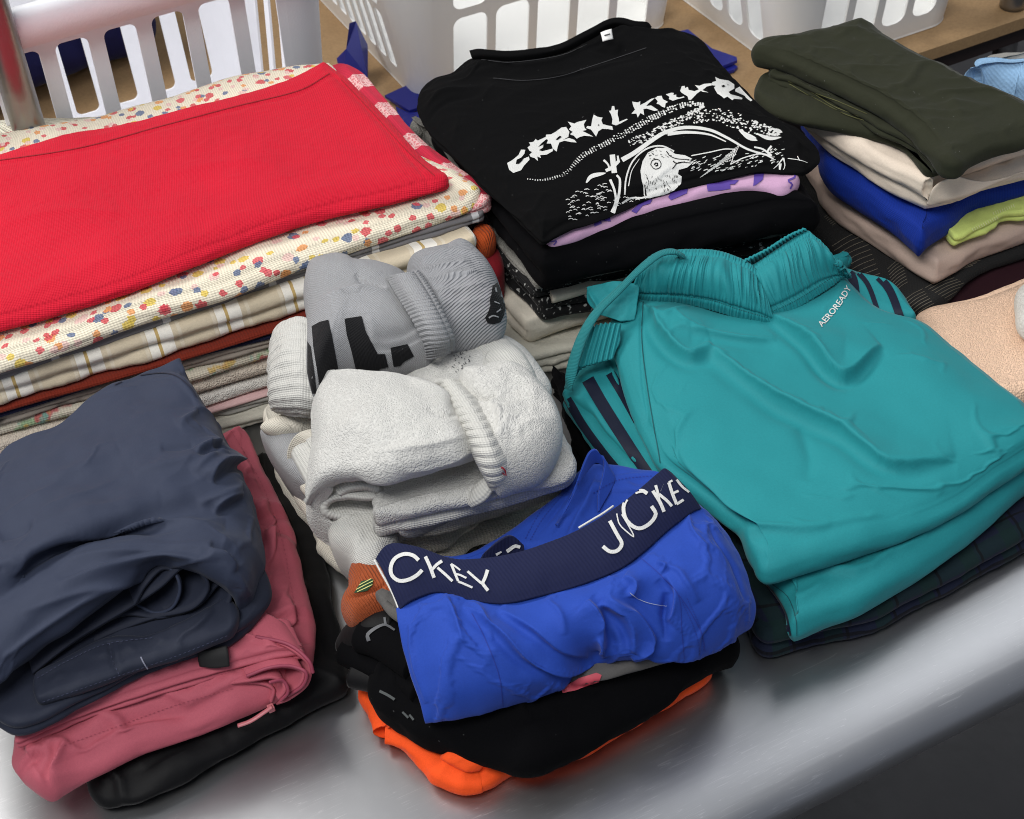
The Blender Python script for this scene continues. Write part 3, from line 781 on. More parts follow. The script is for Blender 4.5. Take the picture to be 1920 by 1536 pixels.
basket('off-white laundry basket with tall ribs behind the olive garment, furthest right', 1.09, 1.365, 1.465, 1.93, ZB, 0.26, 0.04, 0.04, M_basket2,
       slots_tall(0.050, 0.038, 0.028, 0.20, 0.014), slots_tall(0.048, 0.036, 0.028, 0.20, 0.014), 0.016, 0.024)
# blue plastic folding board partly under the middle basket
fb = thing('folding_board', 'glossy blue plastic folding board lying on the shelf beneath the middle basket', 'folding board', (0.85, 1.6, ZB))
def panel(pts, zz, h=0.004, name='board_panel'):
    V = []; n = len(pts)
    for d in (0, h): V += [(*P(p[0], p[1], (p[2] if len(p) > 2 else zz))[:2], (p[2] if len(p) > 2 else zz)+d) for p in pts]
    F = [list(range(n))[::-1], [n+i for i in range(n)]]+[[i, (i+1) % n, n+(i+1) % n, n+i] for i in range(n)]
    return mk(name, V, F, M_blueplastic, fb, smooth=False)
panel([(722, 184), (752, 170), (800, 150), (850, 190), (790, 205), (768, 212), (742, 196)], ZB+0.006)
panel([(742, 204), (766, 216), (795, 214), (850, 240), (850, 330), (800, 330), (775, 262), (752, 230)], ZB+0.003)
panel([(1290, 60), (1335, 96), (1381, 112), (1382, 118), (1362, 126), (1300, 150), (1200, 120), (1200, 80)], ZB+0.008)
panel([(1300, 130), (1340, 128), (1374, 124), (1383, 130), (1376, 136), (1362, 140), (1300, 170)], ZB+0.002)
panel([(632, 116, ZB+0.01), (650, 98, ZB+0.03), (656, 50, ZB+0.06), (668, 46, ZB+0.06), (690, 90, ZB+0.03), (690, 150, ZB+0.01), (645, 150, ZB)], ZB, 0.005, 'raised_flap')
# dark patterned cloth lying in / behind the left basket
M_navyfloral = cloth('navy_floral', (30, 32, 84), 'fine', mott=0.5)
def wp(x, y, z): return (*proj(np.array([x, y, z])), z)
cb = slab('cloth_bundle', None, M_navyfloral, [wp(-0.25, 1.97, 0.10), wp(0.1, 1.93, 0.10), wp(0.42, 1.98, 0.10)], [wp(0.42, 1.98, 0.10), wp(0.40, 2.18, 0.10)], [wp(-0.25, 2.18, 0.10), wp(0.40, 2.18, 0.10)], [wp(-0.25, 1.97, 0.10), wp(-0.25, 2.18, 0.10)],
     0.10, 0.20, (2, 2, 2, 2), [('n', 0.03, 0.08)], res=0.01)
tag(cb, 'dark navy flowered cloth heaped behind the white basket at the far left', 'cloth')
# ------------------------------------------------------------------ left stack: towels
def pat_dots(t, uv, base):
    out = base
    cols = [(214, 74, 84), (226, 196, 84), (98, 116, 150), (236, 160, 96), (222, 90, 100), (238, 200, 190)]
    for k, (sc, rad) in enumerate(((44.0, 0.23), (60.0, 0.19), (52.0, 0.19))):
        mp = t.t.nodes.new('ShaderNodeMapping'); mp.inputs['Location'].default_value = (k*0.37, k*0.21, 0); t.l(uv, mp.inputs[0])
        nz_ = t.n('ShaderNodeTexNoise', Scale=420.0, Detail=1.0); t.l(mp.outputs[0], nz_.inputs['Vector'])
        va = t.t.nodes.new('ShaderNodeVectorMath'); va.operation = 'SCALE'; t.l(nz_.outputs['Color'], va.inputs[0]); va.inputs['Scale'].default_value = 0.0045
        vb = t.t.nodes.new('ShaderNodeVectorMath'); t.l(mp.outputs[0], vb.inputs[0]); t.l(va.outputs[0], vb.inputs[1])
        v = t.n('ShaderNodeTexVoronoi', Scale=sc, Randomness=0.8); v.voronoi_dimensions = '2D'; t.l(vb.outputs[0], v.inputs['Vector'])
        m = t.math('LESS_THAN', v.outputs['Distance'], rad)
        sp = t.t.nodes.new('ShaderNodeSeparateColor'); t.l(v.outputs['Color'], sp.inputs[0])
        m = t.math('MULTIPLY', m, t.math('LESS_THAN', sp.outputs[1], (0.78, 0.75, 0.68)[k]))
        rp = t.t.nodes.new('ShaderNodeValToRGB'); rp.color_ramp.interpolation = 'CONSTANT'
        for i, c in enumerate(cols):
            e = rp.color_ramp.elements[0] if i == 0 else rp.color_ramp.elements.new(i/len(cols)+0.001) if i > 1 else rp.color_ramp.elements[1]
            e.position = i/len(cols); e.color = (*lin(c), 1)
        t.l(sp.outputs[0], rp.inputs[0]); out = t.mix(t.math('MULTIPLY', m, 0.9), out, rp.outputs[0])
    return out
def pat_stripes(specs, axis=0):
    """specs: (period m, duty, offset m, colour, strength, axis)"""
    def f(t, uv, base):
        sp = t.t.nodes.new('ShaderNodeSeparateXYZ'); t.l(uv, sp.inputs[0]); out = base
        for per, duty, off, col, st, ax in specs:
            q = t.math('FRACT', t.math('DIVIDE', t.math('ADD', sp.outputs[ax], off+10*per), per))
            m = t.math('LESS_THAN', q, duty); out = t.mix(t.math('MULTIPLY', m, st), out, lin(col))
        return out
    return f
def pat_check(t, uv, base):
    ck = pat_stripes([(0.055, 0.5, 0.0, (225, 170, 170), 0.75, 0), (0.055, 0.5, 0.0, (200, 60, 80), 0.0, 1)])(t, uv, base)
    sp = t.t.nodes.new('ShaderNodeSeparateXYZ'); t.l(uv, sp.inputs[0])
    a = t.math('LESS_THAN', t.math('FRACT', t.math('MULTIPLY', sp.outputs[0], 18.0)), 0.45)
    b = t.math('LESS_THAN', t.math('FRACT', t.math('MULTIPLY', t.math('ADD', sp.outputs[1], 0.016), 15.0)), 0.42)
    n = t.n('ShaderNodeTexVoronoi', Scale=230.0); n.feature = 'DISTANCE_TO_EDGE'; t.l(uv, n.inputs['Vector'])
    ed = t.math('LESS_THAN', n.outputs[0], 0.13)
    return t.mix(t.math('MULTIPLY', b, t.math('MULTIPLY_ADD', ed, 0.35, True)) if False else t.math('MULTIPLY', b, t.math('ADD', t.math('MULTIPLY', ed, 0.5), 0.35)), base, lin((236, 200, 196)))
def pat_blotch(cols, sc, th=0.55):
    def f(t, uv, base):
        out = base
        for k, c in enumerate(cols):
            n = t.n('ShaderNodeTexNoise', Scale=sc*(1+0.3*k), Detail=2.0); mp = t.t.nodes.new('ShaderNodeMapping'); mp.inputs['Location'].default_value = (k*1.7, k*2.3, 0)
            t.l(uv, mp.inputs[0]); t.l(mp.outputs[0], n.inputs['Vector'])
            m = t.math('MULTIPLY', t.math('SUBTRACT', n.outputs[0], th), 14.0, True); out = t.mix(t.math('MULTIPLY', m, 0.85), out, lin(c))
        return out
    return f
M_red = cloth('red_cotton', (204, 24, 48), 'weave', 1.1, 1.0, rough=0.95, sheen=0.10, mott=0.16, rot=0.25)
M_dots = cloth('dotted_terry', (240, 230, 206), 'weave', 0.95, 1.2, pattern=pat_dots, mott=0.04)
M_check = cloth('red_check', (196, 40, 66), 'weave', 1.0, 0.8, pattern=pat_check)
M_greytea = cloth('grey_flannel', (122, 120, 122), 'fine', pattern=pat_stripes([(0.098, 0.07, 0.0, (215, 215, 215), 0.8, 0)]))
M_plaid = cloth('beige_plaid', (212, 198, 172), 'fine', 1.0, 1.6, pattern=pat_stripes([(0.062, 0.36, 0.0, (244, 240, 230), 0.95, 0), (0.031, 0.10, 0.004, (226, 216, 196), 0.6, 0), (0.062, 0.045, -0.008, (190, 158, 84), 0.9, 0)]))
M_rust = cloth('rust_terry', (122, 40, 24), 'weave')
M_navyt = cloth('navy_terry', (24, 28, 58), 'weave')
M_taupe_t = cloth('taupe_cotton', (168, 158, 146), 'fine', pattern=pat_blotch([(40, 34, 30)], 28, 0.64))
M_floral = cloth('floral_terry', (220, 212, 192), 'weave', pattern=pat_blotch([(150, 186, 140), (206, 96, 100), (120, 186, 170), (214, 180, 100)], 38, 0.57))
M_beiget = cloth('beige_terry', (214, 202, 186), 'terry')
M_whitet = cloth('white_terry', (226, 222, 214), 'terry', 1.3)
M_pinkt = cloth('pink_cotton', (214, 178, 176), 'fine')
M_greyt = cloth('grey_cotton', (150, 148, 142), 'fine')
M_seer = cloth('seersucker', (196, 192, 178), 'fine', 1, 3)
M_ribw = cloth('ribbed_white', (232, 226, 206), 'rib', 0.9, 2.5, pattern=pat_stripes([(0.012, 0.22, 0, (150, 140, 120), 0.5, 0)]))

tg = 'folded towels in the left stack'
RF = [(-120, 652), (0, 622), (130, 586), (250, 546), (350, 506), (435, 472), (520, 440), (620, 408), (720, 386), (830, 356), (848, 345)]
red = slab('towel', None, M_red, RF, [(848, 345), (812, 305), (790, 288), (745, 238), (700, 190), (655, 145), (608, 110)],
     [(-150, 318), (0, 282), (100, 252), (200, 234), (300, 210), (450, 172), (540, 145), (608, 110)], [(-120, 652), (-150, 318)], 0.172, 0.018, (1, 2, 3, 1),
     [('n', 0.0022, 0.09), ('w', 0.0008, 0.030, 75, 1.5), ('w', 0.0006, 0.012, 10, 2),
      ('c', [(-150, 345), (0, 300), (150, 275), (300, 235), (440, 198), (560, 168), (620, 132)], 0.0007, 5, 9, 0), ('c', [(-150, 352), (0, 307), (150, 282), (300, 242), (440, 205), (560, 175), (622, 140)], -0.0013, 3, 3, 0),
      ('c', [(625, 138), (700, 215), (760, 285), (800, 330)], -0.0016, 4, 4, 0),
      ('c', [(0, 420), (120, 395), (250, 400)], 0.0022, 22, 10), ('c', [(60, 540), (250, 470), (420, 440)], 0.0020, 26, 16), ('c', [(300, 330), (440, 300), (520, 310)], 0.0014, 18, 10),
      ('c', [(500, 400), (620, 340), (780, 320)], 0.0012, 16, 26)], droop=0.005, dw=0.03, res=0.0024, seed=3, crum=dict(ex=0.010, ey=0.010, hi=0.006, noise=(0.0012, 0.04)))
tag(red, 'bright red cotton towel folded flat, topmost of the left stack', 'towel', tg)
M_redst = plain('red_stitch', (150, 8, 26), 0.8)
decal('hem_stitching', red, M_redst, [red], strokes=[([(-10, 302), (150, 277), (300, 237), (440, 200), (560, 170), (618, 138)], 1.6, 1.6), ([(640, 150), (700, 213), (760, 280), (815, 330)], 1.4, 1.4)])
dots = slab('towel', None, M_dots, [(-120, 735), (0, 700), (150, 652), (260, 611), (430, 560), (570, 505), (750, 443), (870, 402), (908, 372)], [(908, 372), (862, 322), (770, 276), (690, 200), (640, 140), (622, 116)],
     [(-150, 280), (0, 246), (110, 224), (200, 207), (350, 166), (450, 136), (550, 118), (622, 116)], [(-120, 735), (-150, 280)], 0.152, 0.020, (1, 2, 2, 1),
     [('n', 0.003, 0.08), ('c', [(0, 660), (250, 570), (600, 455), (860, 375)], 0.002, 14, 10)], droop=0.004, dw=0.02, seed=4)
tag(dots, 'cream terry towel with small red, yellow and blue dots under the red towel', 'towel', tg)
chk = slab('towel', None, M_check, [(480, 470), (700, 420), (880, 404), (924, 392)], [(924, 392), (912, 355), (800, 272), (725, 190), (678, 136), (636, 118)], [(300, 250), (636, 118)], [(480, 470), (300, 250)], 0.141, 0.012, (2, 3, 2, 1),
     [('n', 0.002, 0.05), ('c', [(650, 130), (760, 250), (915, 380)], 0.004, 9, 9, 0)], seed=5, res=0.003, uvrot=False)
tag(chk, 'red and white checked cloth showing along the right edge of the dotted towel', 'towel', tg)
rib = slab('towel', None, M_ribw, [(-120, 330), (0, 300), (120, 270), (225, 240)], [(225, 240), (212, 218), (120, 222)], [(-150, 236), (0, 226), (120, 220)], [(-120, 330), (-150, 236)], 0.134, 0.012, (1, 2, 2, 1), [('n', 0.002, 0.03)], seed=6)
tag(rib, 'ribbed white towel poking out at the back left beside the metal post', 'towel', tg)
def low(label, mat, z, T, yl, yr, xr, lay, seed, wob=0.002, nm='towel'):
    """a lower towel of the stack: only its front edge and right end show. yl/yr: rows where the lower front edge passes u=0 and u=xr"""
    zb_ = z-T
    f = [(-120, yl+36, zb_)]+[(0, yl, zb_), (xr*0.33, yl+(yr-yl)*0.33+6*math.sin(seed*2.1), zb_), (xr*0.66, yl+(yr-yl)*0.66+7*math.sin(seed), zb_), (xr, yr, zb_)]
    a = P(*f[0]); b = P(*f[-1]); 
    bk = P(610, 170, zb_)
    o = slab(nm, None, mat, f, [(xr, yr, zb_), tuple(proj(np.array([b[0]+0.002*math.sin(seed*5), b[1]+0.25, zb_])))+(zb_,)],
             [tuple(proj(np.array([a[0], a[1]+0.25, zb_])))+(zb_,), tuple(proj(np.array([b[0]+0.002*math.sin(seed*5), b[1]+0.25, zb_])))+(zb_,)], [f[0], tuple(proj(np.array([a[0], a[1]+0.25, zb_])))+(zb_,)],
             zb_, T, lay, [('n', 0.0012, 0.05)], seed=seed, wob=wob, res=0.004, zb=zb_-0.001) if False else None
    # outline is measured at the fold's lower rim; the body rises T above it
    g = lambda p: (p[0], p[1])
    def up(p): q = P(p[0], p[1], zb_); q[2] = z; r = proj(q); return (r[0], r[1], z)
    F_ = [up(p) for p in f]; A = P(*f[0]); B = P(*f[-1]); 
    ba = np.array([A[0], A[1]+0.25, z]); bb = np.array([B[0]+0.003*math.sin(seed*5), B[1]+0.25, z])
    pa = (*proj(ba), z); pb = (*proj(bb), z)
    o = slab(nm, None, mat, F_, [F_[-1], pb], [pa, pb], [F_[0], pa], z, T, lay, [('n', 0.001, 0.05)], seed=seed, wob=wob, res=0.004)
    return tag(o, label, 'towel', tg)
low('grey towel with thin white stripes directly under the dotted towel', M_greytea, 0.134, 0.010, 716, 415, 914, (2, 2, 1, 1), 11)
low('beige and white plaid towel with gold threads in the left stack', M_plaid, 0.125, 0.028, 766, 492, 906, (2, 2, 1, 1), 12, 0.003)
low('thin rust brown towel under the beige plaid towel', M_rust, 0.097, 0.006, 778, 508, 900, (1, 1, 1, 1), 13)
low('thin navy towel sandwiched under the rust brown towel', M_navyt, 0.090, 0.005, 786, 517, 898, (1, 1, 1, 1), 14)
low('taupe cotton towel with black marks between the navy and the floral towels', M_taupe_t, 0.085, 0.011, 800, 538, 890, (2, 1, 1, 1), 15)
low('pale towel with faded green and red flowers low in the left stack', M_floral, 0.074, 0.014, 822, 566, 890, (1, 1, 1, 1), 16)
low('thick fluffy beige terry towel under the floral towel', M_beiget, 0.060, 0.018, 862, 600, 885, (1, 1, 1, 1), 17)
low('thick off-white terry towel under the fluffy beige one', M_whitet, 0.042, 0.014, 884, 624, 880, (1, 1, 1, 1), 18)
low('thin pale pink cotton cloth low in the left stack', M_pinkt, 0.028, 0.004, 890, 632, 880, (1, 1, 1, 1), 19)
low('dull grey cotton towel low in the left stack', M_greyt, 0.024, 0.009, 905, 645, 880, (2, 1, 1, 1), 20, 0.003)
low('crinkled off-white seersucker towel lying directly on the steel at the left', M_seer, 0.015, 0.014, 930, 690, 870, (2, 2, 1, 1), 21, 0.006)
# ------------------------------------------------------------------ middle stack: folded t-shirts
M_black = cloth('black_jersey', (8, 8, 9), 'fine', 1.0, 0.8, rough=0.92, sheen=0.01, lint=0.08, mott=0.2, spec=0.10)
M_black2 = cloth('black_cotton', (7, 7, 9), 'fine', 1.0, 0.8, rough=0.95, sheen=0.01, lint=0.06, spec=0.09)
M_print = plain('white_print', (218, 218, 214), 0.7, mott=0.10, bump=0.0006, bs=700)
M_lilac = cloth('lilac_jersey', (206, 164, 196), 'fine')
M_purple = plain('purple_print', (84, 58, 150), 0.6)
M_camo = cloth('camo_jersey', (48, 52, 48), 'fine', pattern=pat_blotch([(92, 96, 92), (30, 32, 30)], 20, 0.5))
M_greyfuzz = cloth('grey_fleece', (128, 126, 120), 'terry', 1.0, 0.8)
M_cream = cloth('cream_jersey', (216, 208, 192), 'fine', 1, 1.5)
M_blackprint = cloth('black_printed', (16, 16, 17), 'fine', pattern=pat_blotch([(170, 170, 166)], 190, 0.60))
M_tag = plain('tag_white', (245, 244, 240), 0.7)
def corner_slab(name, mat, fl, fr, z, T, lay, rel, seed, depth=0.27, back=None, lab=None, cat='t-shirt', grp=None, res=0.003, wob=0.002, fpts=None, **k):
    """slab measured by its front line (at the lower rim of the fold), running straight back on both sides"""
    zb_ = z-T
    def up(p): q = P(p[0], p[1], zb_+T*0.45); q[2] = z; r = proj(q); return (r[0], r[1], z)
    pts = [fl]+(fpts or [])+[fr]; F_ = [up(p) for p in pts]
    A = P(*F_[0]); B = P(*F_[-1])
    a = np.array([A[0]-0.004, A[1]+depth, z]); b = np.array([B[0]+0.01, B[1]+depth, z])
    pa = (*proj(a), z) if back is None else (*back[0], z); pb = (*proj(b), z) if back is None else (*back[1], z)
    o = slab(name, None, mat, F_, [F_[-1], pb], [pa, pb], [F_[0], pa], z, T, lay, rel, seed=seed, res=res, wob=wob, **k)
    return tag(o, lab, cat, grp)
tgs = 'folded garments in the middle stack'
# bottom up
corner_slab('towel', M_seer, (950, 700), (1420, 560), 0.024, 0.023, (3, 2, 1, 3), [('n', 0.002, 0.05)], 31, lab='crinkled white towel lowest in the middle stack beside the grey sock', cat='towel', wob=0.006, fpts=[(1075, 668), (1250, 612)])
corner_slab('t_shirt', M_cream, (988, 632), (1430, 500), 0.052, 0.028, (1, 2, 1, 2), [('n', 0.003, 0.05), ('w', 0.002, 0.03, 20, 2), ('c', [(1000, 600), (1100, 590), (1200, 560)], 0.003, 8, 8)], 32, lab='cream white garment with soft folds low in the middle stack', grp=tgs, fpts=[(1100, 600), (1250, 560)])
corner_slab('t_shirt', M_blackprint, (1013, 588), (1480, 470), 0.078, 0.026, (2, 2, 1, 2), [('n', 0.002, 0.05)], 33, lab='black garment with fine white print under the rolled grey edge in the middle stack', grp=tgs, fpts=[(1150, 562)])
g_ = tube('rolled_sleeve', None, M_cream, [(1032, 556, 0.079), (1080, 543, 0.079), (1190, 508, 0.079), (1300, 470, 0.079)], 0.0075, 40, 14, flat=0.8)
tag(g_, 'rolled off-white sleeve end poking out of the middle stack next to the teal drawstring', 'sleeve')
corner_slab('t_shirt', M_blackprint, (1003, 553), (1505, 452), 0.091, 0.011, (2, 2, 1, 2), [('n', 0.002, 0.05)], 34, lab='thin black shirt with white lettering along its folded edge in the middle stack', grp=tgs, fpts=[(1150, 520)])
corner_slab('sweatshirt', M_greyfuzz, (1006, 541), (1300, 478), 0.097, 0.007, (1, 2, 1, 2), [('n', 0.002, 0.05)], 35, lab='grey fleecy garment with a thin edge below the thick black shirt', cat='sweatshirt', grp=tgs, fpts=[(1100, 520)])
corner_slab('t_shirt', M_camo, (1100, 512), (1520, 424), 0.106, 0.010, (2, 2, 1, 1), [('n', 0.002, 0.05)], 36, lab='dark camouflage shirt showing a mottled edge above the teal waistband', grp=tgs, fpts=[(1300, 470)])
b2 = corner_slab('t_shirt', M_black2, (1016, 526), (1545, 412), 0.143, 0.040, (1, 1, 1, 2), [('n', 0.004, 0.08), ('c', [(1040, 495), (1200, 455), (1450, 400)], 0.003, 14, 14)], 37,
     lab='thick plain black shirt folded under the lilac one in the middle stack', grp=tgs, fpts=[(1087, 511), (1192, 489), (1369, 446), (1500, 420)], back=[(795, 205), (1352, 110)], droop=0.006)
lil = slab('t_shirt', None, M_lilac, [(1028, 467), (1069, 454), (1146, 427), (1207, 405), (1288, 380), (1349, 369), (1418, 361), (1470, 364), (1502, 348)], [(1502, 348), (1486, 300), (1420, 215)], [(830, 240), (1420, 215)], [(1028, 467), (950, 370), (830, 240)],
     0.150, 0.016, (1, 1, 1, 1), [('n', 0.002, 0.04)], seed=38, res=0.003, mz=(0.5, 0.15))
tag(lil, 'lilac t-shirt with purple lettering folded under the printed black t-shirt', 't-shirt', tgs)
top = slab('t_shirt', None, M_black, [(1016, 450), (1069, 422), (1146, 395), (1207, 367), (1280, 343), (1349, 328), (1418, 315), (1470, 315), (1513, 318)], [(1516, 322), (1534, 290), (1528, 258), (1496, 226), (1466, 212), (1428, 184), (1390, 146), (1352, 102), (1310, 56), (1268, 41)],
     [(780, 165), (790, 148), (813, 130), (849, 119), (882, 93), (930, 94), (963, 94), (1044, 82), (1097, 57), (1150, 32), (1191, 38), (1230, 38), (1268, 41)], [(1016, 450), (940, 372), (860, 295), (800, 232), (784, 195), (780, 165)], 0.165, 0.015, (1, 1, 1, 2),
     [('n', 0.0030, 0.10), ('w', 0.0014, 0.035, 15, 2.5), ('w', 0.0010, 0.018, -30, 3),
      ('b', (1020, 122), -0.010, 150, 20, -8), ('b', (1160, 84), -0.010, 50, 20, 10),
      ('c', [(890, 128), (930, 146), (983, 150), (1046, 143), (1108, 124), (1171, 103), (1214, 86)], 0.0030, 12, 3, 1),
      ('c', [(890, 112), (965, 113), (1045, 102), (1105, 78), (1150, 52), (1190, 62), (1218, 84)], 0.0030, 6, 5, 1),
      ('c', [(790, 200), (830, 175), (900, 165)], 0.004, 14, 7), ('c', [(795, 215), (840, 190), (900, 178)], -0.003, 6, 6),
      ('c', [(1216, 86), (1250, 130), (1290, 150)], 0.002, 10, 12), ('c', [(860, 300), (960, 330), (1040, 330)], 0.0018, 18, 14), ('c', [(960, 380), (1000, 400), (1018, 440)], 0.003, 8, 14),
      ('c', [(900, 210), (1050, 215), (1200, 160)], 0.0012, 20, 14), ('c', [(1230, 60), (1270, 100), (1330, 140)], 0.002, 10, 10)], droop=0.010, dw=0.035, res=0.0022, seed=39, mz=(0.4, 0.1), crum=dict(ex=0.028, ey=0.028, hi=0.008, noise=(0.0015, 0.05)))
tag(top, 'black t-shirt with white CEREAL KILLER lettering and bird print, topmost of the middle stack', 't-shirt', tgs)
TT = bvh([top])
tagm = sheet('size_tag', top, M_tag, [[(1126, 61, .172), (1136, 57, .173), (1147, 54, .172)], [(1128, 69, .170), (1138, 66, .171), (1148, 63, .170)], [(1130, 78, .167), (1140, 75, .168), (1150, 73, .167)]], 0.0006, nu=8, nv=8)
M_ink = plain('grey_ink', (60, 60, 62), 0.8)
decal('tag_print', tagm, M_ink, [tagm], strokes=[([(1133, 67), (1144, 64)], 2.2, 2.2)], off=0.0006)
sheet('collar', top, M_black, [[(880, 95, 0.160), (900, 92, 0.164), (963, 95, 0.165), (1044, 83, 0.165), (1097, 58, 0.168), (1150, 33, 0.171), (1191, 39, 0.170), (1214, 42, 0.165), (1222, 50, 0.160)], [(884, 106, 0.158), (902, 103, 0.162), (964, 105, 0.163), (1045, 93, 0.164), (1099, 68, 0.166), (1150, 44, 0.168), (1188, 49, 0.167), (1208, 53, 0.164), (1216, 62, 0.159)],
      [(888, 116, 0.151), (905, 113, 0.155), (965, 115, 0.157), (1046, 103, 0.157), (1101, 78, 0.159), (1150, 54, 0.160), (1186, 60, 0.160), (1202, 66, 0.158), (1212, 76, 0.153)]], 0.0015, nu=160, nv=14, rel=[('n', 0.001, 0.03)])
M_seam = plain('black_seam', (46, 46, 48), 0.9)
decal('neck_seam', top, M_seam, TT, strokes=[([(925, 147), (983, 151), (1046, 144), (1108, 125), (1171, 104), (1212, 90)], 1.2, 1.2), ([(902, 112), (960, 117), (1048, 105), (1100, 84)], 1.0, 1.0)], off=0.0006)
# lettering, drawn as spiky brush strokes (photograph pixels)
def K4(x, y): return (900+x/4.8, y/4.8)
def K5(x, y): return (1220+x/4.8, y/4.8)
def K3(x, y): return (760+x/2.4615, y/2.4615)
pl = []; st = []
def L4(*p): pl.append([K4(*q) for q in p])
def L5(*p): pl.append([K5(*q) for q in p])
L4((245, 1470), (290, 1445), (345, 1400), (370, 1350), (408, 1352), (400, 1385), (372, 1420), (330, 1440), (322, 1480), (345, 1478), (395, 1430), (440, 1412), (446, 1440), (395, 1495), (370, 1535), (300, 1560), (262, 1530))
L4((428, 1330), (455, 1310), (440, 1285), (480, 1280), (500, 1255), (520, 1268), (600, 1232), (606, 1250), (555, 1290), (520, 1330), (572, 1305), (568, 1330), (530, 1355), (560, 1365), (655, 1340), (656, 1362), (600, 1395), (540, 1400), (548, 1425), (515, 1412), (522, 1452), (490, 1425), (455, 1415), (445, 1395), (470, 1372), (445, 1360))
L4((595, 1215), (640, 1212), (680, 1190), (735, 1150), (775, 1145), (805, 1190), (795, 1235), (745, 1262), (800, 1245), (850, 1262), (870, 1285), (820, 1282), (760, 1270), (715, 1285), (700, 1320), (690, 1368), (655, 1340), (640, 1295), (600, 1295), (612, 1265), (590, 1245))
L4((790, 1098), (850, 1115), (880, 1100), (958, 1082), (935, 1120), (942, 1155), (960, 1172), (920, 1182), (975, 1208), (1020, 1232), (940, 1225), (900, 1235), (870, 1252), (845, 1225), (810, 1212), (835, 1190), (800, 1168), (822, 1140))
L4((1000, 1140), (1010, 1080), (1022, 1034), (1060, 1055), (1103, 1062), (1092, 1085), (1105, 1120), (1145, 1132), (1190, 1140), (1196, 1172), (1150, 1165), (1100, 1162), (1065, 1185), (1045, 1232), (1022, 1200), (1000, 1170), (955, 1155), (965, 1138))
L4((1160, 1000), (1180, 998), (1188, 958), (1208, 958), (1215, 995), (1243, 990), (1238, 1030), (1250, 1075), (1252, 1100), (1320, 1072), (1330, 1078), (1270, 1112), (1225, 1132), (1187, 1120), (1192, 1075), (1178, 1030))
L4((1370, 918), (1420, 925), (1442, 915), (1440, 950), (1490, 925), (1540, 892), (1575, 885), (1520, 930), (1495, 958), (1540, 952), (1605, 995), (1570, 1002), (1500, 980), (1470, 985), (1478, 1040), (1445, 1020), (1420, 1060), (1408, 1025), (1362, 1028), (1395, 990), (1378, 955))
L4((1575, 885), (1600, 868), (1635, 865), (1645, 895), (1692, 920), (1670, 935), (1665, 972), (1640, 965), (1612, 942), (1588, 938), (1600, 915))
L4((1672, 852), (1720, 838), (1745, 840), (1740, 858), (1768, 855), (1765, 872), (1790, 882), (1835, 870), (1840, 880), (1780, 895), (1735, 910), (1700, 895), (1705, 875))
L4((1802, 822), (1815, 780), (1832, 776), (1842, 800), (1865, 785), (1872, 812), (1920, 828), (1990, 800), (2000, 812), (1930, 860), (1880, 906), (1868, 870), (1815, 838))
L5((268, 815), (285, 785), (305, 775), (312, 800), (335, 785), (342, 812), (400, 825), (440, 808), (430, 830), (360, 905), (335, 868), (290, 840))
L5((398, 770), (440, 775), (480, 758), (550, 752), (548, 772), (505, 782), (485, 800), (465, 815), (520, 835), (470, 830), (440, 815), (425, 798))
L5((555, 742), (590, 732), (580, 695), (620, 715), (700, 728), (752, 762), (752, 800), (700, 830), (720, 852), (790, 870), (825, 885), (820, 898), (750, 892), (735, 905), (690, 872), (660, 888), (640, 870), (600, 845), (580, 812), (570, 790), (585, 775), (550, 770))
L5((762, 805), (800, 782), (832, 820), (880, 870), (915, 905), (900, 915), (860, 885), (845, 865), (800, 845), (760, 825))
decal_each('letter', top, M_print, TT, polys=pl, off=0.0006, step=5)
# counters of the letters in black again
pc = [[K4(325, 1478), K4(350, 1462), K4(392, 1425), K4(384, 1445), K4(350, 1478)], [K4(680, 1260), K4(720, 1225), K4(735, 1235), K4(700, 1262)], [K4(1058, 1130), K4(1072, 1122), K4(1070, 1138)], [K5(635, 778), K5(655, 768), K5(672, 780), K5(650, 792)], [K4(560, 1318), K4(600, 1300), K4(575, 1322)]]
decal_each('letter_counter', top, M_black2, TT, polys=pc, off=0.0011, step=5)
# drifting seed swirls
rnd = random.Random(5)
def seeds(path, w0, w1, n, s0, s1):
    c = cr(path, 80)
    for _ in range(n):
        t = rnd.random(); i = int(t*79); tg_ = c[min(i+1, 79)]-c[max(i-1, 0)]; tg_ /= np.linalg.norm(tg_)+1e-9
        w = w0+(w1-w0)*t; w = w*math.sin(math.pi*min(0.98, max(0.06, t*0.9+0.08)))**0.5
        p = c[i]+np.array([-tg_[1], tg_[0]])*rnd.uniform(-w, w); a = rnd.uniform(-0.7, 0.5); s = s0+(s1-s0)*t; s *= rnd.uniform(0.6, 1.3)
        d = np.array([math.cos(a), math.sin(a)*0.7])*s
        st.append(([p-d*0.5, p+d*0.2, p+d*0.5], s*0.62, s*0.3, 'leaf'))
seeds([K3(565, 828), K3(640, 832), K3(740, 800), K3(820, 720), K3(930, 660), K3(1060, 590), K3(1170, 530), K3(1290, 485), K3(1385, 480)], 2, 9, 520, 1.8, 4.2)
seeds([K3(1035, 660), K3(1150, 620), K3(1260, 560), K3(1330, 520), K3(1380, 490)], 11, 8, 230, 3.4, 4.2)
seeds([K3(1330, 560), K3(1420, 530), K3(1530, 560), K3(1640, 600), K3(1730, 615)], 13, 16, 230, 3.4, 5.2)
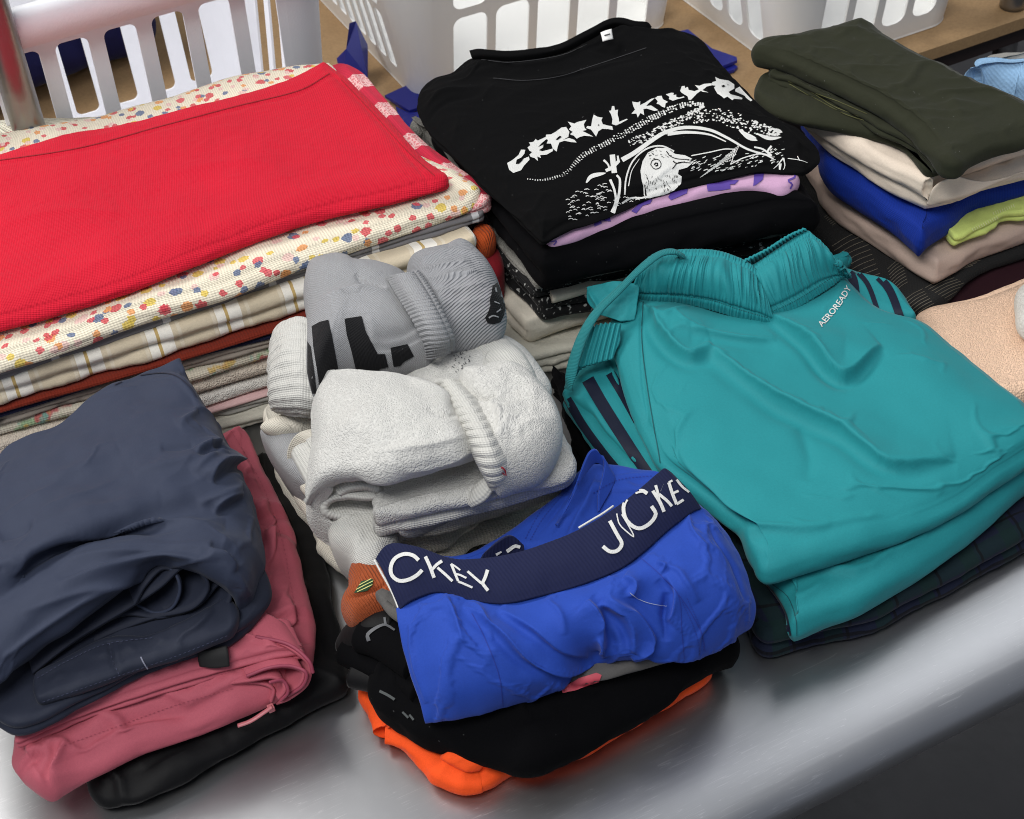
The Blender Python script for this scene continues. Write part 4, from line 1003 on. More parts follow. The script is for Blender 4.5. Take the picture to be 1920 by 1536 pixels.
# branch, bird and leaves
st += [([K3(1000, 740), K3(1060, 705), K3(1130, 655), K3(1200, 612), K3(1290, 590), K3(1400, 600), K3(1490, 640), K3(1580, 690), K3(1690, 722)], 9, 3),
       ([K3(1210, 620), K3(1300, 612), K3(1400, 622), K3(1480, 655)], 7, 2),
       ([K3(1610, 680), K3(1650, 690), K3(1690, 720)], 3, 4), ([K3(1690, 675), K3(1672, 700), K3(1690, 722)], 4, 3), ([K3(1540, 600), K3(1570, 622), K3(1620, 640)], 8, 2, 'leaf'),
       ([K3(1625, 620), K3(1680, 640), K3(1735, 635)], 7, 2, 'leaf'), ([K3(1700, 600), K3(1740, 612)], 8, 4, 'leaf'), ([K3(1560, 625), K3(1590, 640), K3(1625, 650)], 7, 3, 'leaf'),
       ([K3(1012, 900), K3(1020, 820), K3(1050, 745), K3(1110, 690), K3(1180, 675), K3(1240, 700)], 3, 3), ([K3(1030, 860), K3(1045, 790), K3(1080, 735)], 2, 1),
       ([K3(955, 715), K3(960, 760), K3(965, 800)], 10, 10), ([K3(925, 790), K3(960, 770), K3(985, 745)], 6, 6), ([K3(975, 810), K3(990, 830), K3(985, 900), K3(960, 985)], 4, 6), ([K3(945, 830), K3(965, 880), K3(970, 930), K3(950, 980)], 5, 3),
       ([K3(835, 845), K3(860, 815), K3(925, 800)], 8, 2, 'leaf'), ([K3(915, 740), K3(935, 760), K3(945, 790)], 4, 3), ([K3(980, 720), K3(985, 750)], 3, 5),
       ([K3(1000, 940), K3(1040, 915), K3(1090, 915), K3(1120, 905)], 4, 3),
       ([K3(1520, 690), K3(1512, 730), K3(1500, 760)], 1.5, 1.5), ([K3(1320, 720), K3(1400, 705), K3(1470, 690), K3(1520, 690)], 2, 2), ([K3(1500, 760), K3(1560, 730), K3(1640, 712), K3(1700, 735)], 2, 2),
       ([K3(1745, 730), K3(1720, 760), K3(1700, 780)], 3, 1), ([K3(1745, 730), K3(1752, 765), K3(1745, 785)], 3, 1), ([K3(1730, 755), K3(1728, 785)], 6, 3), ([K3(1765, 732), K3(1820, 740), K3(1855, 752)], 1.5, 1), ([K3(1810, 722), K3(1820, 742)], 1.5, 1.5)]
for i in range(16):      # ribbed leaf behind the bird
    x = 1360+i*10.5; y0 = 800-i*8; st.append(([K3(x, y0+20+i*1.5), K3(x+34-i*0.5, y0-6-i*0.6)], 1.3, 1.0))
for i in range(150):     # loose hatching over the dark hill
    x = rnd.uniform(740, 1300); yb = 985-(x-740)*0.30; y = yb+rnd.uniform(-85, 40)
    if 940 < x < 1300 and y < 905: continue
    if x > 1000 and y < 900: continue
    st.append(([K3(x, y), K3(x+rnd.uniform(6, 11), y-4), K3(x+rnd.uniform(12, 22), y+rnd.uniform(-3, 3))], 1.5, 1.0))
for i in range(110):
    x = rnd.uniform(1300, 1740); y = 800-(x-1300)*0.12+rnd.uniform(-62, 10)
    st.append(([K3(x, y), K3(x+rnd.uniform(8, 18), y-rnd.uniform(1, 9))], 1.5, 1.0))
bird = [K3(*q) for q in [(1100, 900), (1098, 860), (1090, 830), (1085, 790), (1095, 745), (1120, 705), (1160, 684), (1205, 685), (1235, 705), (1245, 712), (1290, 718), (1325, 735), (1300, 742), (1328, 752), (1300, 775), (1262, 785), (1258, 805), (1275, 815), (1272, 850), (1240, 880), (1190, 900), (1130, 915), (1110, 915)]]
decal('bird_print', top, M_print, TT, polys=[bird], strokes=st, off=0.0006, step=4)
bk = [([K3(1132, 762), K3(1140, 742), K3(1165, 738), K3(1180, 755), K3(1175, 775), K3(1150, 782), K3(1132, 762)], 1.4, 1.4), ([K3(1148, 762), K3(1160, 752), K3(1166, 764), K3(1154, 768)], 2.4, 2.4), ([K3(1205, 700), K3(1222, 722), K3(1255, 735), K3(1310, 738)], 1.6, 1.0), ([K3(1232, 780), K3(1262, 752), K3(1320, 754)], 1.8, 1.0), ([K3(1236, 745), K3(1250, 756), K3(1290, 748)], 2.2, 1),
      ([K3(1110, 905), K3(1106, 870), K3(1100, 850)], 3, 1)]
for i in range(60):
    x = rnd.uniform(1105, 1260); y = rnd.uniform(800, 890); bk.append(([K3(x, y), K3(x+rnd.uniform(-3, 6), y+rnd.uniform(6, 14))], 0.9, 0.7))
for i in range(26):
    x = rnd.uniform(1120, 1225); y = rnd.uniform(692, 735); bk.append(([K3(x, y), K3(x+rnd.uniform(4, 9), y+rnd.uniform(-2, 3))], 0.8, 0.7))
decal('bird_lines', top, M_black2, TT, strokes=bk, off=0.0010, step=4)
# lilac lettering along the fold
LT = bvh([lil])
decal_each('purple_letter', lil, M_purple, LT, polys=[[K3(872, 1010), K3(905, 1000), K3(940, 985), K3(948, 1022), K3(905, 1020), K3(905, 1032), K3(872, 1046)], [K3(1060, 960), K3(1085, 935), K3(1140, 922), K3(1130, 940), K3(1095, 950), K3(1065, 985), K3(1042, 975)],
      [K3(1232, 885), K3(1305, 865), K3(1300, 893), K3(1225, 925), K3(1212, 910)], [K3(1390, 850), K3(1450, 842), K3(1455, 835), K3(1540, 832), K3(1520, 852), K3(1500, 852), K3(1500, 872), K3(1455, 880), K3(1395, 884)],
      [K3(1610, 800), K3(1635, 795), K3(1655, 800), K3(1650, 830), K3(1625, 850), K3(1605, 860), K3(1608, 830)]],
      strokes=[([K3(1800, 798), K3(1795, 820), K3(1765, 835), K3(1785, 850), K3(1775, 872)], 3, 3), ([K3(655, 1112), K3(680, 1115), K3(700, 1110), K3(684, 1130)], 2, 2)], off=0.0008, step=4)
# white letters on the edges of the shirts below
BT = bvh([o for o in scn.objects if o.type == 'MESH' and o.get('label', '').startswith(('thin black shirt', 'black garment with fine'))])
tb = [o for o in scn.objects if o.get('label', '').startswith('thin black shirt')][0]
v2, f2 = text_mesh('MEAT', 10, 3); v2 = np.array([K3(860, 1255)])*0+np.stack([1117+v2[:, 0]*1.0, 516-v2[:, 1]-v2[:, 0]*0.26], -1)
decal('edge_lettering', tb, M_print, BT, mesh2=(v2, f2), off=0.001)

# ------------------------------------------------------------------ right stack
M_olive = cloth('olive_cotton', (43, 45, 31), 'fine', 1, 1.2, rough=0.9, sheen=0.12, mott=0.14, lint=0.2)
M_creamp = cloth('cream_twill', (232, 216, 198), 'fine', 1, 0.8, mott=0.05)
M_royal = cloth('royal_mesh', (10, 44, 138), 'knit', 1.1, 0.5, sheen=0.1)
M_lime = cloth('lime_cloth', (212, 228, 128), 'fine')
M_taupe = cloth('taupe_satin', (200, 176, 162), 'fine', 1, 0.4, rough=0.65)
M_charc = cloth('charcoal_knit', (32, 32, 32), 'knit', 0.8, 0.7)
M_maroon = cloth('maroon_cotton', (44, 14, 24), 'fine')
M_peach = cloth('peach_terry', (246, 208, 178), 'terry', 0.9, 1.2, mott=0.05)
M_skyb = cloth('sky_terry', (150, 190, 226), 'twill', 1.0, 1.4)
tgr = 'folded garments in the right stack'
mar = slab('trousers', None, M_maroon, [(1560, 560), (1745, 628), (1920, 540), (2000, 500)], [(2000, 500), (2000, 300)], [(1480, 380), (2000, 300)], [(1560, 560), (1480, 380)], 0.016, 0.015, (1, 1, 1, 1), [('n', 0.002, 0.06)], seed=41)
tag(mar, 'dark maroon garment lowest in the right stack beside the peach towel', 'trousers', tgr)
cha = slab('sports_top', None, M_charc, [(1520, 440), (1600, 520), (1660, 568), (1745, 592), (1812, 535), (1853, 508), (1916, 488), (2010, 452)], [(2010, 452), (2000, 300)], [(1460, 300), (2000, 300)], [(1520, 440), (1490, 380), (1460, 300)], 0.032, 0.015, (1, 1, 1, 1),
     [('n', 0.003, 0.06), ('c', [(1640, 560), (1760, 560), (1850, 490)], 0.003, 14, 8)], seed=42)
tag(cha, 'charcoal knit sports top with fine pale rib lines under the taupe garment', 'sports top', tgr)
M_line = plain('pale_rib', (104, 98, 86), 0.8)
sl = []
for (x0, y0, dx, dy, n, lx, ly) in ((1560, 462, 7, 9, 10, 58, -30), (1664, 505, 3, 5.5, 9, 26, -20), (1690, 568, 7, 4.5, 7, 40, -26), (1735, 540, 12, 3.2, 9, 48, -22), (1790, 512, 14, -5, 7, 34, -14), (1545, 408, 6, 3, 6, 22, -12)):
    for i in range(n): sl.append(([(x0+i*dx*0.5, y0+i*dy), (x0+i*dx*0.5+lx*0.5, y0+i*dy+ly*0.6), (x0+i*dx*0.5+lx, y0+i*dy+ly)], 1.1, 1.1))
decal('rib_lines', cha, M_line, [cha], strokes=sl, off=0.0005, step=6)
tau = slab('trousers', None, M_taupe, [(1534, 370), (1560, 405), (1624, 448), (1690, 492), (1745, 524), (1756, 526), (1790, 508), (1832, 484), (1916, 452), (2010, 415)], [(2010, 415), (2000, 280)], [(1490, 250), (2000, 280)], [(1534, 370), (1490, 250)], 0.062, 0.030, (1, 1, 1, 1),
     [('n', 0.003, 0.06), ('c', [(1712, 478), (1750, 492), (1757, 520)], -0.005, 5, 5), ('c', [(1735, 470), (1765, 490), (1768, 515)], 0.003, 8, 8)], seed=43, droop=0.004, bulge=0.4, pinch=0.2, slack=2.6, crum=dict(ex=0.02, ey=0.02, hi=0.008))
tag(tau, 'smooth taupe trousers folded under the royal blue jersey', 'trousers', tgr)
lime1 = slab('shirt', None, M_lime, [(1774, 444), (1792, 458), (1832, 440), (1885, 415), (1916, 412), (2000, 390)], [(2000, 390), (2000, 330)], [(1760, 400), (2000, 330)], [(1774, 444), (1760, 400)], 0.080, 0.014, (2, 1, 1, 1), [('n', 0.003, 0.03)], seed=44, wob=0.005, res=0.002, bulge=0.6, slack=2, pinch=0.2)
decal('stitch_dashes', lime1, plain('lime_stitch', (236, 240, 190), 0.8), [lime1], strokes=[([(1822+i*4.2, 428-i*2.0), (1825+i*4.2, 433-i*2.0)], 1.1, 1.1) for i in range(12)]+[([(1862+i*4.2, 398-i*1.6), (1864+i*4.2, 404-i*1.6)], 1.1, 1.1) for i in range(10)], off=0.0006, step=4)
tag(lime1, 'lime green garment peeking out under the right edge of the royal blue jersey', 'shirt', tgr)
roy = slab('jersey', None, M_royal, [(1530, 280), (1545, 340), (1600, 382), (1666, 425), (1707, 460), (1726, 472), (1749, 452), (1780, 432), (1832, 396), (1916, 370), (2010, 345)], [(2010, 345), (2000, 250)], [(1500, 190), (2000, 250)], [(1530, 280), (1500, 190)], 0.104, 0.036, (1, 1, 1, 3),
     [('n', 0.003, 0.06), ('w', 0.003, 0.04, -40, 2), ('c', [(1560, 340), (1625, 380), (1700, 450)], -0.005, 6, 10), ('c', [(1640, 375), (1700, 410), (1760, 420)], 0.003, 12, 12)], seed=45, droop=0.006, bulge=0.35, pinch=0.2, slack=1.4, crum=dict(ex=0.05, ey=0.05, hi=0.012))
tag(roy, 'royal blue mesh jersey folded between the cream trousers and the taupe ones', 'jersey', tgr)
cre = thing('trousers', 'cream trousers with rolled folds beneath the olive garment', 'trousers', P(1740, 387, 0.104), tgr)
slab('lower_fold', cre, M_creamp, [(1480, 205), (1545, 278), (1603, 316), (1666, 358), (1728, 386), (1737, 388), (1791, 376), (1832, 358), (1916, 336), (2010, 310)], [(2010, 310), (1985, 240)], [(1450, 130), (1985, 240)], [(1480, 205), (1450, 130)], 0.126, 0.022, (1, 1, 1, 1),
     [('n', 0.003, 0.05), ('c', [(1680, 342), (1684, 356), (1690, 370)], -0.002, 2.5, 2.5, 0)], seed=46, bulge=0.6, slack=2.0, crum=dict(ex=0.05, ey=0.05, hi=0.01, pin=0.005))
slab('upper_fold', cre, M_creamp, [(1500, 228), (1570, 276), (1625, 310), (1680, 338), (1742, 372), (1752, 356), (1766, 340), (1800, 330), (1880, 302), (2010, 262)], [(2010, 262), (1985, 240)], [(1470, 140), (1985, 240)], [(1500, 228), (1470, 140)], 0.146, 0.022, (1, 1, 1, 1),
     [('n', 0.003, 0.05), ('c', [(1760, 345), (1745, 365), (1742, 378)], 0.003, 5, 5)], seed=47, bulge=0.6, slack=2.0, crum=dict(ex=0.05, ey=0.05, hi=0.01, pin=0.005))
sheet('cuff_flap', cre, M_creamp, [[(1738, 384, 0.118), (1752, 352, 0.139), (1790, 330, 0.148)], [(1748, 386, 0.116), (1790, 372, 0.126), (1850, 340, 0.132)], [(1800, 376, 0.112), (1850, 352, 0.122), (1930, 322, 0.128)]], nu=30, nv=30, rel=[('n', 0.002, 0.03)])
oli = thing('trousers', 'olive green cotton trousers folded wide, topmost of the right stack', 'trousers', P(1755, 325, 0.14), tgr)
slab('lower_leg', oli, M_olive, [(1410, 190), (1449, 219), (1512, 237), (1616, 258), (1687, 280), (1735, 330), (1790, 318), (1880, 290), (2010, 250)], [(2010, 250), (1985, 235)], [(1422, 140), (1600, 95), (1985, 235)], [(1410, 190), (1422, 140)], 0.162, 0.018, (1, 1, 1, 1),
     [('n', 0.003, 0.05), ('c', [(1455, 170), (1530, 215), (1620, 245), (1700, 280)], -0.003, 4, 6)], seed=48, crum=dict(ex=0.05, ey=0.05, hi=0.012))
slab('pocket_fold', oli, M_olive, [(1440, 150), (1500, 170), (1560, 200), (1640, 245), (1710, 285), (1752, 326)], [(1752, 326), (1880, 230)], [(1440, 120), (1880, 230)], [(1440, 150), (1440, 120)], 0.171, 0.012, (2, 1, 1, 1), [('n', 0.003, 0.03), ('w', 0.002, 0.02, -40, 3)], seed=49, wob=0.003)
olt = slab('upper_leg', oli, M_olive, [(1407, 118), (1449, 128), (1530, 160), (1616, 202), (1666, 233), (1707, 262), (1740, 300), (1757, 326)], [(1757, 326), (1800, 312), (1832, 290), (1874, 270), (1918, 258), (2010, 228)],
     [(1618, 30), (1637, 38), (1666, 58), (1707, 84), (1770, 115), (1832, 143), (1916, 176), (2010, 228)], [(1407, 118), (1410, 96), (1440, 78), (1500, 68), (1562, 50), (1599, 36), (1618, 30)], 0.192, 0.024, (1, 1, 1, 1),
     [('n', 0.0035, 0.08), ('w', 0.0018, 0.03, -20, 2.5), ('w', 0.0012, 0.015, 20, 3), ('c', [(1560, 120), (1650, 130), (1720, 145)], 0.0015, 5, 10), ('c', [(1740, 195), (1790, 190), (1860, 195)], 0.002, 5, 12), ('b', (1730, 180), -0.003, 40, 14, 10),
      ('c', [(1640, 165), (1690, 172), (1740, 160)], 0.0012, 6, 8), ('c', [(1780, 180), (1800, 210), (1790, 240)], 0.002, 10, 10), ('c', [(1625, 90), (1640, 110), (1640, 130)], 0.0015, 6, 10)], seed=50, droop=0.003, dw=0.02, crum=dict(ex=0.045, ey=0.045, hi=0.012))
M_ostitch = plain('olive_stitch', (92, 92, 52), 0.8)
decal('stitching', oli, M_ostitch, bvh([o for o in oli.children]), strokes=[([(1478, 152), (1520, 172), (1560, 198), (1610, 218)], 1.2, 1.2), ([(1480, 158), (1530, 186), (1580, 212), (1620, 226)], 1.0, 1.0), ([(1530, 175), (1570, 190), (1625, 214)], 1.0, 1.0)], off=0.0008, step=5)
# peach towel and what lies at the far right
pea = slab('towel', None, M_peach, [(1640, 720), (1800, 800), (2050, 760)], [(2050, 760), (2050, 470)], [(1720, 588), (1791, 566), (1853, 548), (1916, 524), (2050, 470)], [(1640, 720), (1720, 588)], 0.050, 0.05, (2, 1, 2, 2), [('n', 0.003, 0.08)], seed=51, res=0.003)
tag(pea, 'fluffy peach terry towel at the right edge beside the teal shorts', 'towel')
wr = blob('washcloth', None, M_whitet, [(1912, 625), (1903, 590), (1905, 552), (1935, 532), (1980, 530), (2020, 560), (2010, 630), (1960, 650)], 0.062, 0.016, 0.012, [('n', 0.002, 0.03)], seed=52)
tag(wr, 'small white terry washcloth on the peach towel at the right edge', 'washcloth')
sky = slab('towel', None, M_skyb, [(1800, 180), (1920, 200), (2000, 200)], [(2000, 200), (2000, 80)], [(1828, 124), (1850, 116), (1920, 103), (2000, 90)], [(1800, 180), (1828, 124)], 0.098, 0.06, (1, 1, 1, 1), [('n', 0.003, 0.06)], seed=53, res=0.003)
tag(sky, 'light blue towel behind the olive garment at the right edge', 'towel')
skg = slab('cloth', None, M_greyt, [(1840, 130), (1920, 130), (2000, 120)], [(2000, 120), (2000, 60)], [(1860, 109), (1890, 104), (2000, 92)], [(1840, 130), (1860, 109)], 0.090, 0.02, (1, 1, 1, 1), [('n', 0.002, 0.04)], seed=54, res=0.003)
tag(skg, 'pale grey cloth lying behind the light blue towel', 'cloth')
# small bright garment ends between the left and middle stacks
M_orange_r = cloth('orange_rib', (196, 84, 36), 'rib', 1.4); M_dred = cloth('dark_red', (120, 20, 30), 'fine')
oe = blob('sock', None, M_orange_r, [(893, 466), (915, 466), (930, 452), (924, 436), (902, 430), (885, 440)], 0.105, 0.012, 0.02, [('n', 0.002, 0.02)], seed=55, nt=80, nr=16)
tag(oe, 'orange ribbed garment end squeezed between the left and middle stacks', 'sock')
de = blob('cloth', None, M_dred, [(900, 520), (925, 526), (945, 510), (938, 478), (915, 466), (895, 476)], 0.08, 0.012, 0.05, [('n', 0.003, 0.02)], seed=56, nt=80, nr=16)
tag(de, 'dark red patterned cloth under the orange ribbed end between the stacks', 'cloth')
gs = slab('sweatshirt', None, M_greyfuzz, [(800, 262), (840, 320), (930, 420)], [(930, 420), (900, 350), (820, 225)], [(785, 240), (820, 225)], [(800, 262), (785, 240)], 0.12, 0.03, (1, 1, 1, 1), [('n', 0.002, 0.03)], seed=57, res=0.003)
tag(gs, 'grey fleece sleeve between the checked towel and the black t-shirts', 'sweatshirt')
# ------------------------------------------------------------------ front left pile: navy, rose and black garments
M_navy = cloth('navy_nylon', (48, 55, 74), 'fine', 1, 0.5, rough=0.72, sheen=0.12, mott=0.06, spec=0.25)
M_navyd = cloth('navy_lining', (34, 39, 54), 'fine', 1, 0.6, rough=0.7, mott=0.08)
M_rose = cloth('rose_nylon', (182, 90, 104), 'fine', 1, 0.4, rough=0.72, sheen=0.15, mott=0.05, spec=0.25)
M_blk = cloth('black_nylon', (11, 11, 13), 'fine', 1, 0.5, rough=0.6, mott=0.15, spec=0.18)
tgf = 'garments piled at the front left'
blk = slab('trousers', None, M_blk, [(160, 1465), (172, 1500), (200, 1520), (290, 1500), (420, 1430), (550, 1355), (662, 1302)], [(662, 1302), (648, 1240), (618, 1110), (590, 1000), (540, 900), (500, 840)], [(120, 1000), (500, 840)], [(160, 1465), (120, 1000)], 0.026, 0.026, (1, 1, 1, 1),
     [('n', 0.003, 0.05), ('c', [(215, 1500), (300, 1430), (420, 1370)], 0.004, 10, 14), ('c', [(250, 1480), (210, 1440), (230, 1400)], 0.004, 8, 8), ('c', [(430, 1420), (560, 1340), (640, 1300)], -0.004, 4, 6), ('c', [(560, 1330), (600, 1290), (650, 1295)], 0.003, 10, 6)], seed=61, droop=0.006, crum=dict(ex=0.06, ey=0.06, hi=0.012), mz=(0.8, 0.3))
tag(blk, 'black nylon trousers at the bottom of the front left pile lying on the steel', 'trousers', tgf)
rose = thing('trousers', 'dusty rose nylon trousers with piped pocket seams under the navy ones', 'trousers', P(330, 1400, 0.026), tgf)
slab('lower_leg', rose, M_rose, [(90, 1503), (180, 1456), (300, 1400), (420, 1358), (500, 1325), (560, 1290), (588, 1250)], [(588, 1250), (583, 1200), (584, 1140), (566, 1080), (548, 1010), (545, 975), (510, 900), (460, 788)], [(60, 1000), (300, 850), (424, 790), (460, 788)], [(90, 1503), (50, 1472), (22, 1430), (26, 1378), (40, 1200), (60, 1000)], 0.060, 0.036, (1, 1, 1, 1),
     [('n', 0.004, 0.06), ('f', [(85, 1490), (88, 1450), (105, 1415), (125, 1380)], 0.009, 4, 14), ('f', [(95, 1468), (170, 1425), (250, 1408), (340, 1385), (430, 1350)], 0.006, 16, 4), ('f', [(30, 1420), (50, 1408), (80, 1395)], 0.006, 14, 4), ('f', [(48, 1412), (60, 1440), (75, 1465)], 0.006, 10, 4), ('c', [(140, 1390), (250, 1335), (420, 1300)], -0.008, 14, 10), ('b', (320, 1350), 0.004, 110, 22, -14),
      ('f', [(466, 968), (492, 955), (505, 940), (512, 918)], 0.010, 26, 4), ('f', [(490, 1004), (515, 996), (532, 980), (546, 976)], 0.010, 4, 24), ('f', [(505, 985), (512, 998), (522, 1010)], 0.005, 4, 16), ('c', [(450, 870), (500, 860)], 0.002, 14, 14), ('f', [(478, 1160), (520, 1148), (556, 1126), (575, 1100)], 0.005, 20, 5), ('c', [(545, 1185), (575, 1180), (585, 1170)], -0.004, 6, 6),
      ('b', (520, 1020), 0.005, 30, 20, 0)], seed=62, droop=0.010, dw=0.03, res=0.0022, bulge=0.6, crum=dict(ex=0.08, ey=0.08, hi=0.015, pin=0.005, noise=(0.005, 0.03), calm=0.005))
slab('upper_leg', rose, M_rose, [(25, 1405), (100, 1370), (200, 1330), (330, 1290), (420, 1262), (500, 1245), (575, 1230)], [(575, 1230), (560, 1190), (540, 1150)], [(60, 1150), (540, 1150)], [(25, 1405), (28, 1370), (60, 1150)], 0.074, 0.016, (2, 1, 1, 1),
     [('n', 0.003, 0.05), ('c', [(140, 1340), (260, 1300), (400, 1262)], -0.004, 4, 5)], seed=63, droop=0.006, res=0.0025, crum=dict(ex=0.06, ey=0.06, hi=0.01))
# the open roll at the right end, with its piped edge
def arc_sheet(name, parent, mat, outer, th=0.0022, w0=0.0, w1=0.035, back=(0.0, 1.0), taper=1.0, **k):
    """a fold seen end-on: the measured line is the near edge, the cloth runs back from it along back (world xy)"""
    C = np.array([P(*p) for p in outer]); bk = np.array([back[0], back[1], 0.0]); bk /= np.linalg.norm(bk); cen = C.mean(0)
    rows = []
    for q in np.linspace(0, 1, 4): rows.append(cen+(C-cen)*(1-(1-taper)*q)+bk*w1*q)
    return sheet(name, parent, mat, np.array(rows), th, world=True, **k)
arc_sheet('rolled_edge', rose, M_rose, [(478, 1195, 0.074), (520, 1205, 0.074), (560, 1225, 0.070), (584, 1250, 0.060), (578, 1285, 0.046), (545, 1312, 0.036), (520, 1322, 0.030)], nu=80, nv=20)
arc_sheet('rolled_hem', rose, M_rose, [(462, 1268, 0.062), (505, 1252, 0.066), (545, 1250, 0.064), (572, 1262, 0.060), (566, 1285, 0.050), (540, 1302, 0.042)], nu=80, nv=20)
arc_sheet('rolled_hem', rose, M_rose, [(430, 1282, 0.058), (470, 1276, 0.060), (510, 1270, 0.060), (532, 1278, 0.056), (538, 1296, 0.050), (526, 1312, 0.042)], nu=80, nv=20)
arc_sheet('pocket_bag', rose, M_rose, [(330, 1290, 0.060), (400, 1285, 0.058), (480, 1280, 0.054), (515, 1292, 0.048), (512, 1318, 0.038)], nu=60, nv=20, w1=0.05)
M_rosed = plain('rose_piping', (150, 62, 82), 0.6); M_blkp = plain('black_tab', (12, 12, 13), 0.7); M_zip = plain('rose_zip', (190, 110, 116), 0.4)
tube('piping', rose, M_rosed, [(480, 1194, 0.0755), (540, 1208, 0.0745), (578, 1238, 0.067), (587, 1262, 0.058)], 0.0014, 50, 8)
tube('piping', rose, M_rosed, [(462, 1268, 0.0635), (505, 1252, 0.0675), (545, 1249, 0.0655), (574, 1262, 0.061), (567, 1286, 0.050), (540, 1304, 0.042)], 0.0013, 60, 8)
tube('piping', rose, M_rosed, [(505, 1280, 0.062), (530, 1276, 0.058), (540, 1297, 0.050), (526, 1314, 0.042)], 0.0013, 50, 8)
sheet('pocket_tab', rose, M_blkp, [[(372, 1222, 0.082), (400, 1216, 0.083), (425, 1210, 0.084)], [(371, 1236, 0.078), (400, 1232, 0.079), (428, 1228, 0.080)], [(374, 1250, 0.072), (402, 1253, 0.072), (430, 1250, 0.073)]], nu=12, nv=12)
tube('zip_pull', rose, M_zip, [(446, 1361, 0.032), (470, 1352, 0.034), (495, 1336, 0.037), (510, 1325, 0.040)], 0.0018, 30, 10, flat=0.6)
box('zip_slider', tuple(P(508, 1328, 0.036)-0.0025), tuple(P(508, 1328, 0.036)+0.0025), M_zip, rose, 0.0008)
nav = thing('trousers', 'navy blue nylon trousers loosely rolled, topmost of the front left pile', 'trousers', P(240, 1250, 0.074), tgf)
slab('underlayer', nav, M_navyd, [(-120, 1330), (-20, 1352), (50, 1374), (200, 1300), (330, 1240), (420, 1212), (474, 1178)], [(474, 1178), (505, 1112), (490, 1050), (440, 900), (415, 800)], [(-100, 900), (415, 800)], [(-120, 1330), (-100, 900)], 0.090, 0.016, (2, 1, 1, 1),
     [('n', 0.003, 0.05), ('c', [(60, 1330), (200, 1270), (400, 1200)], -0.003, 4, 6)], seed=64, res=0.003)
# upper body of the roll: a broad sheet swelling over the stack and turning under along its front rim
rows = [[(-130, 960, .110), (-60, 930, .112), (0, 848, .114), (30, 825, .116), (110, 795, .116), (190, 735, .118), (270, 700, .118), (325, 675, .120), (338, 672, .118), (345, 690, .104)],
        [(-130, 1000, .128), (-60, 960, .130), (0, 900, .132), (60, 870, .134), (130, 835, .136), (210, 790, .136), (280, 750, .136), (338, 716, .132), (362, 730, .122), (374, 748, .100)],
        [(-130, 1080, .140), (-60, 1040, .142), (10, 990, .144), (80, 950, .146), (160, 910, .146), (240, 870, .146), (310, 835, .144), (370, 810, .138), (405, 800, .124), (420, 818, .098)],
        [(-130, 1150, .140), (-60, 1110, .144), (10, 1060, .146), (90, 1015, .148), (180, 975, .148), (270, 945, .146), (350, 920, .142), (410, 905, .134), (448, 900, .120), (462, 918, .096)],
        [(-130, 1200, .128), (-60, 1160, .132), (10, 1115, .136), (70, 1060, .134), (170, 1012, .134), (280, 990, .134), (370, 975, .132), (430, 968, .126), (468, 975, .112), (486, 1000, .092)],
        [(-130, 1240, .126), (-60, 1200, .134), (10, 1140, .138), (90, 1080, .144), (180, 1030, .146), (280, 1005, .148), (370, 1000, .146), (430, 1010, .136), (475, 1035, .118), (498, 1060, .090)],
        [(-130, 1290, .112), (-60, 1260, .122), (10, 1200, .132), (90, 1130, .140), (170, 1080, .144), (260, 1040, .146), (350, 1040, .144), (420, 1060, .134), (465, 1095, .116), (478, 1125, .088)],
        [(-130, 1340, .098), (-60, 1310, .106), (0, 1272, .112), (80, 1205, .118), (150, 1155, .124), (240, 1080, .132), (300, 1050, .136), (390, 1078, .126), (440, 1110, .112), (452, 1150, .084)],
        [(-130, 1335, .086), (-60, 1310, .092), (0, 1275, .098), (80, 1215, .104), (150, 1165, .110), (240, 1095, .118), (300, 1062, .124), (390, 1086, .114), (436, 1118, .100), (446, 1152, .082)]]
upper = sheet('rolled_body', nav, M_navy, rows, 0.002, [('n', 0.004, 0.06), ('w', 0.0024, 0.045, 10, 3),
      ('f', [(392, 905), (405, 885), (430, 870), (455, 868)], 0.0108, 22, 4), ('f', [(365, 850), (395, 838), (412, 830)], 0.0081, 16, 4), ('f', [(420, 855), (400, 848), (385, 842)], 0.0041, 6, 3), ('f', [(400, 960), (430, 940), (452, 930)], 0.0081, 18, 4), ('f', [(20, 1080), (60, 1035), (140, 1000), (240, 985), (340, 985), (420, 990)], 0.0081, 26, 6), ('f', [(390, 1030), (420, 1042), (445, 1065)], 0.0054, 5, 14), ('f', [(110, 1095), (200, 1062), (300, 1040), (370, 1045)], 0.0041, 5, 14),
      ('c', [(40, 1150), (150, 1110), (280, 1075), (400, 1040)], 0.0047, 8, 12), ('c', [(90, 1060), (200, 1035), (330, 1028)], 0.0027, 7, 9), ('c', [(0, 1235), (100, 1160), (200, 1100), (290, 1058)], 0.0054, 9, 14), ('c', [(60, 905), (140, 880), (220, 840)], 0.0034, 18, 18),
      ('c', [(300, 840), (350, 838), (390, 830)], -0.0041, 8, 8), ('c', [(360, 890), (410, 850)], 0.0054, 12, 14), ('c', [(370, 945), (430, 925), (450, 905)], 0.0054, 12, 16), ('c', [(330, 800), (370, 770)], 0.0041, 10, 12), ('c', [(250, 880), (330, 870), (400, 860)], 0.0041, 16, 12),
      ('c', [(60, 990), (160, 960), (300, 935)], 0.0034, 22, 14), ('c', [(0, 1010), (60, 990)], -0.0041, 18, 12)], nu=220, nv=200, seed=65, crum=dict(ex=0.025, ey=0.025, hi=0.016, var=1.0, noise=(0.004, 0.07), bend=0.6))
decal('hem_seam', nav, plain('navy_seam', (24, 26, 44), 0.8), [upper], strokes=[([(215, 722), (255, 706), (300, 700), (330, 705), (358, 728), (368, 745)], 1.8, 1.8)], off=0.0008)
